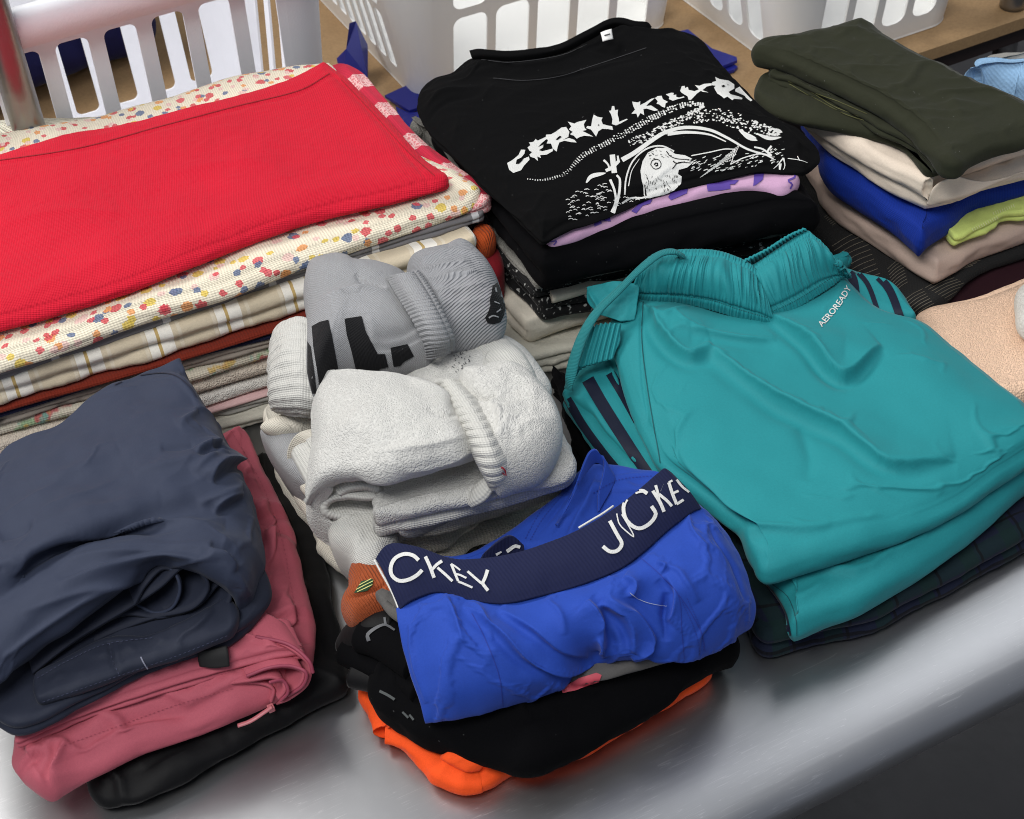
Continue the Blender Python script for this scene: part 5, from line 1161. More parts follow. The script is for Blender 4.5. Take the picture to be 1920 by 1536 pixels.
# inside of the roll, layer by layer
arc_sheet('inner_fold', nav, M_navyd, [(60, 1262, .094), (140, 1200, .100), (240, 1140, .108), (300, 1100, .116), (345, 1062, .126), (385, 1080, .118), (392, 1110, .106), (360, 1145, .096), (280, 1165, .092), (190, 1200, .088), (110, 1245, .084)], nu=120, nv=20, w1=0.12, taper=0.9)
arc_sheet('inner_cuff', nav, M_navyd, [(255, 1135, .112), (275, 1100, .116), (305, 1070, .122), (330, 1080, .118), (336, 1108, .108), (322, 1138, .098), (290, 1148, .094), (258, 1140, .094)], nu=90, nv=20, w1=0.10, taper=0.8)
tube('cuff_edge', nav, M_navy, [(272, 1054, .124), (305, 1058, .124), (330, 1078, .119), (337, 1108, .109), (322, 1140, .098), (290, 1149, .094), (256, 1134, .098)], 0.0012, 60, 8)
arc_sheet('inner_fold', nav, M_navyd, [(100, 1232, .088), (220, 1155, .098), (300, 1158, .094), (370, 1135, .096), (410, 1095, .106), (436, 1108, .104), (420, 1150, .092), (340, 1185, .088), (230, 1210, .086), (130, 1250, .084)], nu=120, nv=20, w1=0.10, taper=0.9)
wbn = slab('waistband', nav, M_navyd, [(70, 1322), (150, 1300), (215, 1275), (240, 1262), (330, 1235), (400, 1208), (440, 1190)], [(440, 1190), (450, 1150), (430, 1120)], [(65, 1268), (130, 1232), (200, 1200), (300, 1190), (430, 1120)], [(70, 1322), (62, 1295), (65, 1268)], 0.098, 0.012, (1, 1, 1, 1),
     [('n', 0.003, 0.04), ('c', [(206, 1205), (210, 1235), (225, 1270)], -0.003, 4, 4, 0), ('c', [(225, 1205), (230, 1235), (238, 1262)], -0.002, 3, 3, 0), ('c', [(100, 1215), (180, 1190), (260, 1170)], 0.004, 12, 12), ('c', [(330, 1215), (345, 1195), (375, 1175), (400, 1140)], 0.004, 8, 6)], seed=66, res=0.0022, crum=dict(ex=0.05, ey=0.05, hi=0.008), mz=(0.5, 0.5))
decal('bartack', nav, plain('grey_thread', (120, 122, 138), 0.8), [wbn, upper], strokes=[([(264, 1232), (270, 1244), (277, 1254)], 2.6, 2.6)], off=0.001)

def run(path, n, w=1.1):
    c = cr(path, n*4+1); return [([c[4*i], c[4*i+2]], w, w) for i in range(n)]
M_nst = plain('navy_thread', (66, 70, 94), 0.8)
decal('stitching', nav, M_nst, [wbn, upper], strokes=run([(70, 1272), (130, 1238), (200, 1208), (290, 1196)], 26)+run([(80, 1316), (150, 1292), (225, 1266), (330, 1230), (430, 1190)], 40)+run([(205, 1206), (210, 1236), (224, 1268)], 8), off=0.0008, step=4)
RB = bvh([o for o in rose.children if o.type == 'MESH' and o.name.startswith(('lower_leg', 'upper_leg'))])
decal('stitching', rose, plain('rose_thread', (158, 70, 86), 0.8), RB, strokes=run([(428, 800), (470, 870), (500, 930), (530, 1020), (545, 1100), (560, 1170)], 44)+run([(120, 1398), (220, 1362), (330, 1322), (440, 1290)], 40), off=0.0007, step=4)
# ------------------------------------------------------------------ front middle pile: boxers on black and orange garments
M_royalb = cloth('blue_microfibre', (38, 72, 168), 'fine', 1, 0.4, rough=0.75, sheen=0.2, mott=0.04, spec=0.2)
M_band = cloth('navy_elastic', (22, 28, 62), 'rib', 1.6, 0.25, rough=0.8, sheen=0.1, mott=0.05)
M_orange = cloth('orange_jersey', (244, 84, 28), 'fine', 1, 1.0, rough=0.8, mott=0.05)
M_brownsock = cloth('burnt_orange_knit', (160, 78, 42), 'rib', 1.8, 1.0)
M_greymel = cloth('grey_melange', (92, 90, 88), 'fine', 1.5, 1.2, mott=0.3)
tgm = 'garments piled at the front middle'
ora = thing('t_shirt', 'bright orange jersey crumpled at the bottom of the front middle pile', 't-shirt', P(820, 1440, 0.0), tgm)
slab('body', ora, M_orange, [(664, 1308), (700, 1375), (704, 1398), (740, 1405), (790, 1445), (808, 1475), (850, 1496), (880, 1500), (925, 1488), (958, 1456)], [(958, 1456), (1100, 1400), (1250, 1310), (1332, 1262), (1340, 1240)], [(720, 1200), (1340, 1240)], [(664, 1308), (690, 1270), (720, 1200)], 0.026, 0.026, (1, 1, 1, 1),
     [('n', 0.003, 0.04), ('w', 0.004, 0.03, -40, 2), ('c', [(694, 1355), (720, 1380), (760, 1385)], 0.007, 8, 8), ('c', [(706, 1396), (745, 1384), (752, 1400), (800, 1440)], 0.006, 5, 8), ('c', [(790, 1402), (840, 1440), (885, 1452), (850, 1465)], 0.008, 8, 8), ('c', [(830, 1480), (900, 1475), (950, 1450)], 0.006, 9, 6), ('b', (850, 1462), -0.008, 10, 6, 0), ('b', (738, 1392), -0.007, 7, 5, 0)], seed=71, droop=0.008, res=0.0018, crum=dict(ex=0.16, ey=0.14, hi=0.02, pin=0.002, var=0.3, noise=(0.007, 0.022), calm=0.002, anchor=0.001, grav=0.0), mz=(0.85, 0.3))
slab('tail', ora, M_orange, [(1230, 1318), (1290, 1290), (1326, 1268)], [(1326, 1268), (1334, 1258)], [(1200, 1240), (1334, 1258)], [(1230, 1318), (1200, 1240)], 0.012, 0.011, (1, 1, 1, 1), [('n', 0.001, 0.02)], seed=72)
blk3 = slab('t_shirt', None, M_black2, [(682, 1300), (699, 1342), (745, 1372), (787, 1402), (870, 1430), (932, 1447), (995, 1459), (1050, 1440), (1212, 1352), (1333, 1262), (1388, 1236)], [(1388, 1236), (1392, 1200), (1370, 1100)], [(720, 1120), (1370, 1100)], [(682, 1300), (690, 1250), (720, 1120)], 0.064, 0.050, (1, 1, 1, 1),
     [('n', 0.004, 0.05), ('w', 0.002, 0.025, 20, 2), ('c', [(915, 1380), (960, 1400), (975, 1445)], -0.010, 8, 12), ('c', [(940, 1375), (1000, 1400), (1010, 1450)], 0.006, 8, 14), ('c', [(830, 1375), (900, 1385), (1000, 1355), (1150, 1300)], 0.006, 9, 12), ('c', [(760, 1340), (850, 1380)], 0.004, 12, 10), ('c', [(1180, 1350), (1260, 1290), (1330, 1245)], 0.004, 12, 12)],
     crum=dict(ex=0.08, ey=0.08, hi=0.016, calm=0.004, noise=(0.004, 0.03)), seed=73, droop=0.010, dw=0.03, res=0.0022, bulge=0.8)
tag(blk3, 'black cotton garment with a deep fold beneath the blue boxer briefs', 't-shirt', tgm)
decal('printed_size_mark', blk3, plain('grey_mark', (70, 74, 74), 0.8), [blk3], strokes=[([(712, 1296), (728, 1304), (740, 1312)], 5, 5), ([(755, 1335), (766, 1346)], 4, 4), ([(768, 1340), (776, 1350)], 4, 4)], off=0.0008)
dk = thing('leggings', 'black sportswear with a grey printed curve crumpled at the left of the boxer briefs', 'leggings', P(700, 1230, 0.05), tgm)
for i, (pp, r) in enumerate((([(655, 1216, .040), (700, 1236, .045), (760, 1262, .052), (800, 1290, .056)], 0.015), ([(668, 1262, .035), (720, 1276, .040), (790, 1320, .045)], 0.013), ([(690, 1186, .060), (730, 1200, .066), (790, 1240, .068)], 0.018), ([(655, 1208, .034), (668, 1190, .048), (700, 1178, .066), (740, 1175, .07)], 0.014))):
    tube('crumpled_fold', dk, M_blk if i % 2 else M_black2, pp, r, 40, 16, flat=0.75)
decal('printed_curve', dk, plain('grey_vinyl', (84, 86, 90), 0.5), bvh(list(dk.children)), strokes=[([(692, 1202), (690, 1190), (705, 1178), (722, 1172), (740, 1182)], 7, 4), ([(721, 1158), (723, 1172)], 4, 5)], off=0.0008, step=4)
bs = thing('sock', 'burnt orange knitted sock with a green leaf motif under the white socks', 'sock', P(690, 1130, 0.06))
blob('foot', bs, M_brownsock, [(640, 1138), (645, 1156), (668, 1172), (720, 1158), (775, 1130), (770, 1080), (700, 1062), (668, 1060), (655, 1080), (653, 1112)], 0.070, 0.020, 0.03, [('n', 0.003, 0.03), ('c', [(650, 1122), (690, 1108), (730, 1092)], -0.005, 5, 5)], seed=74)
BT2 = bvh(list(bs.children))
decal('leaf_patch', bs, plain('dark_green', (32, 70, 40), 0.8), BT2, polys=[[(664, 1112), (678, 1090), (700, 1086), (698, 1098), (688, 1108)]], off=0.0008, step=4)
decal('leaf_stripes', bs, plain('pale_yellow', (226, 222, 140), 0.8), BT2, strokes=[([(668, 1106), (700, 1090)], 1.2, 1.2), ([(670, 1110), (698, 1097)], 1.2, 1.2), ([(674, 1098), (696, 1086)], 1.2, 1.2)], off=0.0014, step=4)
gm = slab('cloth', None, M_greymel, [(702, 1122), (735, 1160), (760, 1175)], [(760, 1175), (770, 1120)], [(715, 1100), (770, 1120)], [(702, 1122), (715, 1100)], 0.094, 0.010, (1, 1, 1, 1), [('n', 0.003, 0.02)], seed=75, res=0.002)
tag(gm, 'frayed grey cloth edge tucked under the left end of the elastic waistband', 'cloth')
gm2 = slab('t_shirt', None, M_greymel, [(1070, 1290), (1140, 1275), (1230, 1250), (1330, 1225)], [(1330, 1225), (1330, 1150)], [(1050, 1180), (1330, 1150)], [(1070, 1290), (1050, 1180)], 0.074, 0.010, (1, 1, 1, 1), [('n', 0.002, 0.03)], seed=76, res=0.003)
tag(gm2, 'grey melange garment showing in the dip below the front hem of the boxer briefs', 't-shirt', tgm)
decal('red_print', gm2, plain('red_print', (196, 74, 88), 0.6), bvh([gm2, blk3]), polys=[[(1052, 1292), (1085, 1272), (1118, 1262), (1128, 1266), (1122, 1280), (1080, 1294), (1055, 1300)]], off=0.001, step=4)

box_ = thing('boxer_briefs', 'royal blue boxer briefs with a navy JOCKEY waistband, topmost of the front middle pile', 'boxer briefs', P(1060, 1200, 0.07), tgm)
slab('back_panel', box_, M_royalb, [(740, 1110), (900, 1180), (1150, 1150), (1400, 1120)], [(1400, 1120), (1385, 1050), (1350, 985), (1300, 930), (1245, 885)], [(790, 1040), (870, 1036), (950, 992), (1040, 925), (1096, 872), (1150, 868), (1205, 880), (1245, 885)], [(740, 1110), (760, 1060), (790, 1040)], 0.096, 0.022, (1, 1, 1, 1),
     [('n', 0.003, 0.05), ('c', [(1000, 1010), (1040, 960), (1080, 905), (1105, 870)], -0.003, 5, 5), ('c', [(1060, 1010), (1100, 950), (1120, 890)], 0.007, 6, 14), ('c', [(1110, 930), (1160, 900), (1230, 890)], 0.004, 8, 8)], seed=77, res=0.0025, mz=(0.5, 0.2), crum=dict(ex=0.04, ey=0.04, hi=0.01))
sheet('leg_loop', box_, M_royalb, [[(1062, 952, .104), (1088, 890, .116), (1106, 850, .124), (1118, 845, .124), (1132, 870, .112), (1120, 930, .104)], [(1040, 985, .100), (1078, 920, .110), (1112, 872, .112), (1128, 872, .108), (1150, 900, .100), (1120, 960, .098)]], 0.0018, nu=60, nv=24)
# front panel: hangs from the band down over the front of the pile
rows = [[(742, 1140, .112), (786, 1112, .116), (830, 1104, .118), (885, 1118, .117), (945, 1124, .117), (1020, 1108, .118), (1089, 1089, .119), (1159, 1060, .121), (1206, 1026, .122), (1256, 985, .122), (1313, 950, .118), (1345, 975, .104)],
        [(746, 1175, .108), (800, 1150, .120), (850, 1148, .124), (905, 1165, .122), (965, 1162, .120), (1030, 1148, .122), (1095, 1130, .124), (1165, 1105, .126), (1220, 1065, .126), (1275, 1025, .128), (1340, 1005, .122), (1378, 1025, .098)],
        [(756, 1220, .098), (812, 1200, .114), (860, 1205, .118), (920, 1215, .116), (985, 1205, .114), (1045, 1192, .116), (1105, 1172, .114), (1175, 1150, .114), (1235, 1115, .116), (1295, 1080, .124), (1365, 1060, .116), (1402, 1080, .090)],
        [(770, 1265, .088), (825, 1255, .104), (875, 1255, .106), (940, 1258, .104), (1000, 1245, .102), (1055, 1228, .104), (1105, 1205, .100), (1175, 1190, .104), (1240, 1165, .104), (1305, 1135, .112), (1380, 1115, .106), (1418, 1135, .078)],
        [(786, 1315, .076), (838, 1305, .090), (890, 1300, .090), (950, 1295, .090), (1008, 1278, .090), (1060, 1258, .090), (1110, 1228, .082), (1170, 1222, .094), (1235, 1208, .092), (1305, 1188, .094), (1372, 1168, .088), (1412, 1172, .066)],
        [(797, 1356, .062), (845, 1348, .068), (895, 1338, .068), (950, 1325, .068), (1005, 1308, .068), (1060, 1288, .070), (1112, 1250, .070), (1165, 1240, .078), (1235, 1244, .074), (1300, 1238, .070), (1360, 1210, .066), (1396, 1185, .056)],
        [(802, 1350, .054), (850, 1342, .058), (900, 1332, .058), (950, 1319, .058), (1005, 1302, .060), (1060, 1280, .062), (1112, 1240, .062), (1165, 1230, .068), (1235, 1235, .064), (1300, 1230, .060), (1355, 1202, .056), (1385, 1180, .050)]]
fp = sheet('front_panel', box_, M_royalb, rows, 0.002, [('n', 0.003, 0.05), 
      ('f', [(870, 1135), (930, 1180), (990, 1235), (1060, 1262), (1115, 1240)], 0.006, 22, 5), ('f', [(935, 1142), (1000, 1180), (1060, 1222), (1100, 1228)], 0.005, 20, 5), ('f', [(1100, 1128), (1122, 1150), (1130, 1185), (1136, 1215)], 0.009, 6, 22), ('f', [(1125, 1130), (1165, 1155), (1185, 1190), (1188, 1225)], 0.008, 20, 5), ('f', [(1140, 1122), (1190, 1150), (1225, 1195), (1222, 1212), (1200, 1235)], 0.006, 5, 16), ('f', [(1115, 1190), (1128, 1200), (1140, 1232)], 0.006, 5, 9),
      ('f', [(1245, 1078), (1268, 1110), (1262, 1150), (1250, 1165)], 0.007, 20, 5), ('c', [(1248, 1110), (1246, 1160), (1252, 1205)], -0.006, 8, 7), ('f', [(1168, 1082), (1188, 1094), (1184, 1120)], 0.005, 16, 5), ('c', [(1185, 1238), (1200, 1225), (1225, 1210)], 0.005, 6, 7), ('c', [(1245, 1060), (1275, 1075), (1310, 1130)], 0.004, 10, 8),
      ('c', [(1330, 985), (1380, 1060), (1402, 1130)], -0.004, 4, 8), ('c', [(765, 1165), (775, 1230), (800, 1320)], 0.003, 8, 10), ('c', [(830, 1115), (850, 1150), (870, 1210)], 0.003, 8, 8), ('c', [(1230, 1055), (1247, 1062), (1238, 1075)], 0.004, 5, 5),
      ('c', [(1290, 960), (1300, 1000), (1330, 1030)], 0.003, 6, 8), ('c', [(880, 1130), (905, 1150), (925, 1200)], 0.0025, 5, 7), ('c', [(1020, 1120), (1050, 1150), (1060, 1190)], 0.003, 10, 12)], nu=260, nv=150, seed=78, crum=dict(ex=0.05, ey=0.035, hi=0.014, var=0.8, noise=(0.003, 0.05), bend=0.6))
# the elastic band stands up from the front panel
topl = [(703, 1048, .126), (718, 1026, .134), (740, 1018, .138), (786, 1026, .136), (842, 1045, .132), (880, 1049, .131), (950, 1040, .132), (1020, 1020, .134), (1085, 993, .136), (1159, 948, .138), (1206, 911, .139), (1246, 878, .138), (1258, 885, .134)]
botl = [(750, 1144, .110), (760, 1134, .114), (786, 1120, .118), (824, 1111, .120), (880, 1125, .119), (945, 1132, .119), (1020, 1116, .120), (1089, 1097, .121), (1159, 1069, .123), (1206, 1036, .124), (1253, 994, .124), (1298, 960, .122), (1315, 954, .118)]
topc = cr([P(*p) for p in topl], 40); botc = cr([P(*p) for p in botl], 40)
band_rows = []
for q in np.linspace(0, 1, 5):
    r_ = topc*(1-q)+botc*q; r_ = r_+np.array([0, -0.003, 0.004])*math.sin(math.pi*q)*0.7; band_rows.append(r_)
bandm = sheet('waistband', box_, M_band, np.array(band_rows), 0.0026, [('n', 0.0015, 0.05)], nu=200, nv=40, world=True, seed=79)
# the band's end wraps round behind at the left, its white edge shows
tube('elastic_edge', box_, M_print, [(1085, 990, .1330), (1110, 975, .1350), (1130, 963, .1362), (1150, 949, .1365)], 0.0008, 30, 8)
tube('elastic_edge', box_, M_print, [(702, 1050, .125), (714, 1072, .121), (735, 1110, .115), (748, 1142, .110)], 0.0009, 30, 8)
bk_ = sheet('rear_waistband', box_, M_band, [[(905, 1040, .112), (935, 1016, .120), (960, 1005, .120), (982, 1022, .112)], [(900, 1052, .108), (930, 1046, .108), (960, 1040, .108), (985, 1040, .106)]], 0.002, nu=30, nv=20)
bt = bvh([bandm, fp])
# woven lettering: J O(leaning ring) C K E Y, as brush-thick strokes
def LB(x, y): return (560+x/4.8, 1020+y/4.8)
def LR(x, y): return (1000+x/1.92, 400+y/1.92)
sL = [([LB(1080, 148), LB(1030, 105), LB(950, 92), LB(870, 130), LB(832, 205), LB(840, 280), LB(900, 330), LB(980, 325), LB(1060, 285), LB(1112, 235)], 7.0, 7.0),
      ([LB(1140, 115), LB(1180, 200), LB(1220, 305)], 6.5, 6.5), ([LB(1290, 155), LB(1240, 190), LB(1200, 235)], 6.0, 5), ([LB(1250, 215), LB(1320, 275), LB(1385, 335)], 5.0, 5.0),
      ([LB(1372, 182), LB(1405, 260), LB(1436, 335)], 4.6, 4.6), ([LB(1372, 182), LB(1410, 205), LB(1455, 238)], 3.6, 3), ([LB(1405, 270), LB(1450, 280), LB(1510, 308)], 3.6, 3.6), ([LB(1436, 338), LB(1490, 360), LB(1565, 393)], 4.2, 4),
      ([LB(1520, 248), LB(1580, 300), LB(1645, 355)], 4.6, 4.6), ([LB(1700, 235), LB(1680, 300), LB(1652, 358)], 6.5, 6), ([LB(1650, 350), LB(1680, 390), LB(1705, 420)], 6.0, 6.0),
      ([(714, 1068), (718, 1074), (720, 1082)], 4, 5)]
sR = [([LR(275, 1108), LR(300, 1155), LR(318, 1190), LR(302, 1215), LR(275, 1218), LR(250, 1200)], 7.0, 7.0), ([LR(300, 1082), LR(310, 1120), LR(340, 1150), LR(362, 1165), LR(345, 1130), LR(318, 1085)], 2.4, 2.4),
      ([LR(425, 1055), LR(440, 1085), LR(415, 1120), LR(375, 1135), LR(335, 1105), LR(325, 1055), LR(350, 1015), LR(390, 1000), LR(410, 1010)], 7.0, 7.0),
      ([LR(430, 1000), LR(455, 1040), LR(470, 1075)], 6.5, 6.5), ([LR(440, 980), LR(447, 1005), LR(452, 1032)], 5.5, 5), ([LR(452, 1012), LR(480, 1035), LR(498, 1055)], 5.5, 5.5), ([LR(470, 975), LR(458, 1000), LR(450, 1020)], 0.1, 0.1),
      ([LR(487, 970), LR(500, 1010), LR(515, 1048)], 6, 6), ([LR(487, 970), LR(500, 963)], 4, 4), ([LR(500, 1010), LR(522, 1000)], 4.5, 4.5), ([LR(515, 1048), LR(540, 1032)], 5, 5),
      ([LR(515, 960), LR(535, 985), LR(560, 1005)], 4.5, 4)]
decal('jockey_lettering', box_, M_print, bt, strokes=sL, off=0.0007, step=4); decal('jockey_lettering', box_, M_print, bt, strokes=sR, off=0.0007, step=4)
decal('jockey_lettering', box_, M_print, bvh([bk_]), strokes=[([(930, 1040), (940, 1034)], 5, 3), ([(950, 1034), (965, 1024), (975, 1026)], 7, 6)], off=0.001, step=4)
M_bst = plain('blue_stitch', (28, 48, 140), 0.8)
def dashes(path, n, w=1.4, duty=0.6):
    c = cr(path, n*4+1); return [([c[4*i], c[4*i+2]], w, w) for i in range(n)]
ss = dashes([LB(0, 0)]+[(1278, 1128), (1300, 1175), (1310, 1225)], 18)[2:] if False else dashes([(1278, 1128), (1296, 1165), (1308, 1200), (1312, 1230)], 20)+dashes([(1288, 1122), (1310, 1170), (1318, 1200), (1319, 1222)], 20)
ss += [([(1272, 1115), (1296, 1150), (1316, 1190), (1322, 1222)], 1.3, 1.3), ([(1200, 1045), (1240, 1080), (1272, 1118), (1278, 1180), (1283, 1235)], 1.2, 1.2), ([(885, 1150), (910, 1200), (935, 1265), (944, 1328)], 1.2, 1.4)]
decal('stitching', box_, M_bst, bt, strokes=ss, off=0.0006, step=4)
decal('stitching', box_, M_bst, bvh([o for o in box_.children if o.name.startswith(('back_panel', 'leg_loop'))]), strokes=dashes([(985, 1010), (1010, 965), (1045, 925), (1080, 893)], 26)+dashes([(994, 1013), (1018, 972), (1052, 932), (1086, 900)], 26)+dashes([(1112, 925), (1160, 900), (1225, 892)], 18), off=0.0006, step=4)
decal('loose_hair', box_, plain('pale_hair', (170, 176, 190), 0.5), bt, strokes=[([(1182, 1112), (1205, 1127), (1230, 1134), (1252, 1136)], 0.9, 0.8)], off=0.002, step=4)
# ------------------------------------------------------------------ front right: teal shorts
M_teal = cloth('teal_polyester', (34, 137, 143), 'fine', 1, 0.4, rough=0.7, sheen=0.15, mott=0.04, spec=0.25)
M_stripe = cloth('navy_stripe', (18, 24, 44), 'fine', 1, 0.4, rough=0.6)
M_cord = cloth('teal_cord', (40, 128, 132), 'rib', 3.5, 0.6)
def pat_tartan(t, uv, base):
    return pat_stripes([(0.05, 0.34, 0, (16, 40, 38), 0.7, 0), (0.05, 0.34, 0.01, (16, 40, 38), 0.6, 1), (0.05, 0.06, 0.03, (8, 8, 12), 0.8, 0), (0.05, 0.06, 0.03, (8, 8, 12), 0.8, 1)])(t, uv, base)
M_tartan = cloth('dark_tartan', (22, 28, 48), 'fine', 1, 1.0, pattern=pat_tartan, rough=0.9)
tge = 'garments piled at the front right'
tar = slab('trousers', None, M_tartan, [(1396, 1170), (1410, 1212), (1440, 1233), (1520, 1215), (1620, 1192), (1750, 1130), (1920, 1036), (2040, 975)], [(2040, 975), (2040, 760)], [(1160, 740), (2040, 760)], [(1396, 1170), (1330, 1080), (1160, 740)], 0.030, 0.030, (2, 1, 1, 2), [('n', 0.004, 0.05), ('c', [(1480, 1205), (1650, 1165), (1850, 1065)], 0.003, 10, 10)], seed=81, mz=(0.85, 0.3))
tag(tar, 'dark navy and green tartan garment lying on the steel beneath the teal shorts', 'trousers', tge)
dn = slab('shorts', None, M_black2, [(1050, 770), (1080, 860), (1150, 960), (1250, 1000)], [(1250, 1000), (1300, 760)], [(1030, 690), (1300, 760)], [(1050, 770), (1030, 690)], 0.034, 0.034, (2, 2, 1, 3), [('n', 0.004, 0.03), ('w', 0.004, 0.03, 30, 2)], seed=82, wob=0.006)
tag(dn, 'crumpled black shorts between the white socks and the teal shorts', 'shorts', tge)
tl2 = thing('shorts', 'second pair of teal shorts with navy side stripes, mostly under the first pair', 'shorts', P(1200, 860, 0.035), tge)
s2 = slab('body', tl2, M_teal, [(1060, 770), (1110, 850), (1180, 920), (1260, 1000)], [(1260, 1000), (1320, 760), (1300, 620)], [(1082, 680), (1150, 600), (1300, 620)], [(1060, 770), (1055, 740), (1082, 680)], 0.064, 0.028, (1, 1, 1, 2), [('n', 0.004, 0.05), ('c', [(1090, 735), (1140, 820), (1200, 880)], 0.003, 10, 10), ('c', [(1130, 660), (1150, 700), (1165, 740)], 0.004, 6, 6)], seed=83, droop=0.006)
sheet('waistband', tl2, M_teal, [[(1072, 706, .066), (1085, 690, .078), (1110, 682, .082), (1150, 672, .084)], [(1088, 660, .078), (1100, 648, .088), (1125, 640, .092), (1160, 640, .092)], [(1100, 620, .086), (1112, 612, .096), (1135, 606, .100), (1165, 608, .100)]], 0.002,
      nu=80, nv=40, shape=lambda a, b: 0.0016*np.sin(a*60+2*np.sin(b*3))*np.ones_like(b), seed=84)
sheet('folded_pocket', tl2, M_teal, [[(1100, 538, .104), (1150, 528, .110), (1200, 532, .106)], [(1102, 566, .094), (1150, 562, .100), (1195, 566, .100)], [(1124, 590, .088), (1160, 600, .092), (1190, 600, .092)]], 0.002, [('c', [(1102, 545), (1120, 570), (1125, 590)], 0.005, 6, 6), ('n', 0.003, 0.02)], nu=50, nv=40)
sb2 = bvh([s2])
for k_, pth in enumerate(([(1102, 712), (1130, 760), (1165, 815), (1200, 868), (1230, 910)], [(1144, 700), (1165, 735), (1195, 790)], [(1064, 748), (1095, 800), (1140, 860), (1180, 905)])):
    decal('side_stripe', tl2, M_stripe, sb2, strokes=[(pth, (24, 18, 16)[k_], (20, 16, 14)[k_])], off=0.0007, step=5)

tl = thing('shorts', 'teal shorts with gathered waistband, drawstring and white AEROREADY print', 'shorts', P(1560, 850, 0.04), tge)
# lower leg layer
slab('lower_leg', tl, M_teal, [(1395, 1030), (1417, 1072), (1469, 1145), (1484, 1198), (1560, 1172), (1625, 1146), (1729, 1084), (1833, 1008), (1922, 930), (2050, 840)], [(2050, 840), (1950, 800), (1800, 700), (1650, 620)], [(1250, 640), (1650, 620)], [(1395, 1030), (1250, 640)], 0.064, 0.034, (1, 1, 1, 1),
     [('n', 0.003, 0.06), ('c', [(1440, 1100), (1490, 1150), (1500, 1190)], -0.003, 4, 4)], seed=85, droop=0.004, dw=0.02, bulge=0.45, pinch=0.2, crum=dict(ex=0.03, ey=0.03, hi=0.01))
sg = slab('side_panel', tl, M_teal, [(1150, 560), (1180, 540), (1560, 520), (1590, 505)], [(1590, 505), (1600, 480)], [(1200, 480), (1600, 480)], [(1150, 560), (1200, 480)], 0.066, 0.02, (1, 1, 1, 1), [('n', 0.002, 0.05)], seed=86)
for k_, (pth, w) in enumerate((([(1578, 502), (1596, 520), (1606, 560)], 20), ([(1600, 506), (1630, 540), (1650, 575)], 14), ([(1640, 512), (1672, 545), (1692, 580)], 16))):
    pass
stp = slab('hip_panel', tl, M_teal, [(1560, 600), (1640, 620), (1722, 628)], [(1722, 628), (1712, 585), (1690, 548), (1668, 524)], [(1560, 500), (1600, 502), (1640, 514), (1668, 524)], [(1560, 600), (1560, 500)], 0.080, 0.03, (1, 2, 1, 1), [('n', 0.001, 0.04)], seed=87, res=0.002)
sp = bvh([stp])
for pth, w in (([(1578, 504), (1598, 522), (1606, 570)], 17), ([(1604, 506), (1628, 536), (1648, 590)], 9), ([(1642, 514), (1668, 545), (1690, 600)], 15)):
    decal('hip_stripe', tl, M_stripe, sp, strokes=[(pth, w, w)], off=0.0007, step=4)
body = slab('front_panel', tl, M_teal, [(1395, 1035), (1408, 1062), (1436, 1096), (1521, 1074), (1651, 1032), (1781, 974), (1862, 920), (1922, 884), (2060, 790)], [(2060, 790), (1960, 770), (1922, 738), (1875, 700), (1807, 643), (1770, 610), (1729, 582), (1651, 556), (1578, 494)],
     [(1178, 530), (1250, 524), (1312, 530), (1385, 546), (1443, 550), (1495, 532), (1578, 494)], [(1395, 1035), (1382, 1000), (1300, 930), (1234, 870), (1208, 817), (1172, 733), (1150, 645), (1144, 600), (1152, 560), (1178, 530)], 0.098, 0.034, (1, 1, 1, 1),
     [('n', 0.0050, 0.10), ('c', [(1204, 566), (1202, 630), (1210, 730), (1235, 860)], -0.0025, 3, 4, 0),
      ('b', (1285, 610), 0.007, 50, 28, 20), ('b', (1560, 650), 0.007, 70, 40, 15), ('b', (1740, 730), 0.006, 110, 60, 25), ('b', (1500, 1010), 0.004, 150, 30, -10),
      ('f', [(1222, 575), (1240, 625), (1290, 672), (1338, 655)], 0.009, 30, 6), ('f', [(1262, 628), (1330, 634), (1400, 640), (1455, 636)], 0.004, 20, 5),
      ('f', [(1322, 652), (1440, 735), (1570, 798), (1665, 868), (1790, 845)], 0.009, 46, 8), ('f', [(1440, 580), (1510, 640), (1580, 704), (1652, 650)], 0.011, 36, 6),
      ('c', [(1500, 790), (1520, 850), (1515, 900)], -0.004, 16, 22), ('f', [(1330, 950), (1400, 975), (1500, 985), (1560, 975)], 0.003, 18, 6)],
     droop=0.014, dw=0.07, res=0.0019, seed=88, bulge=0.45, pinch=0.2, crum=dict(ex=0.045, ey=0.04, hi=0.022, var=0.5, noise=(0.004, 0.08), anchor=0.0018, calm=0.06), mz=(0.8, 0.2))
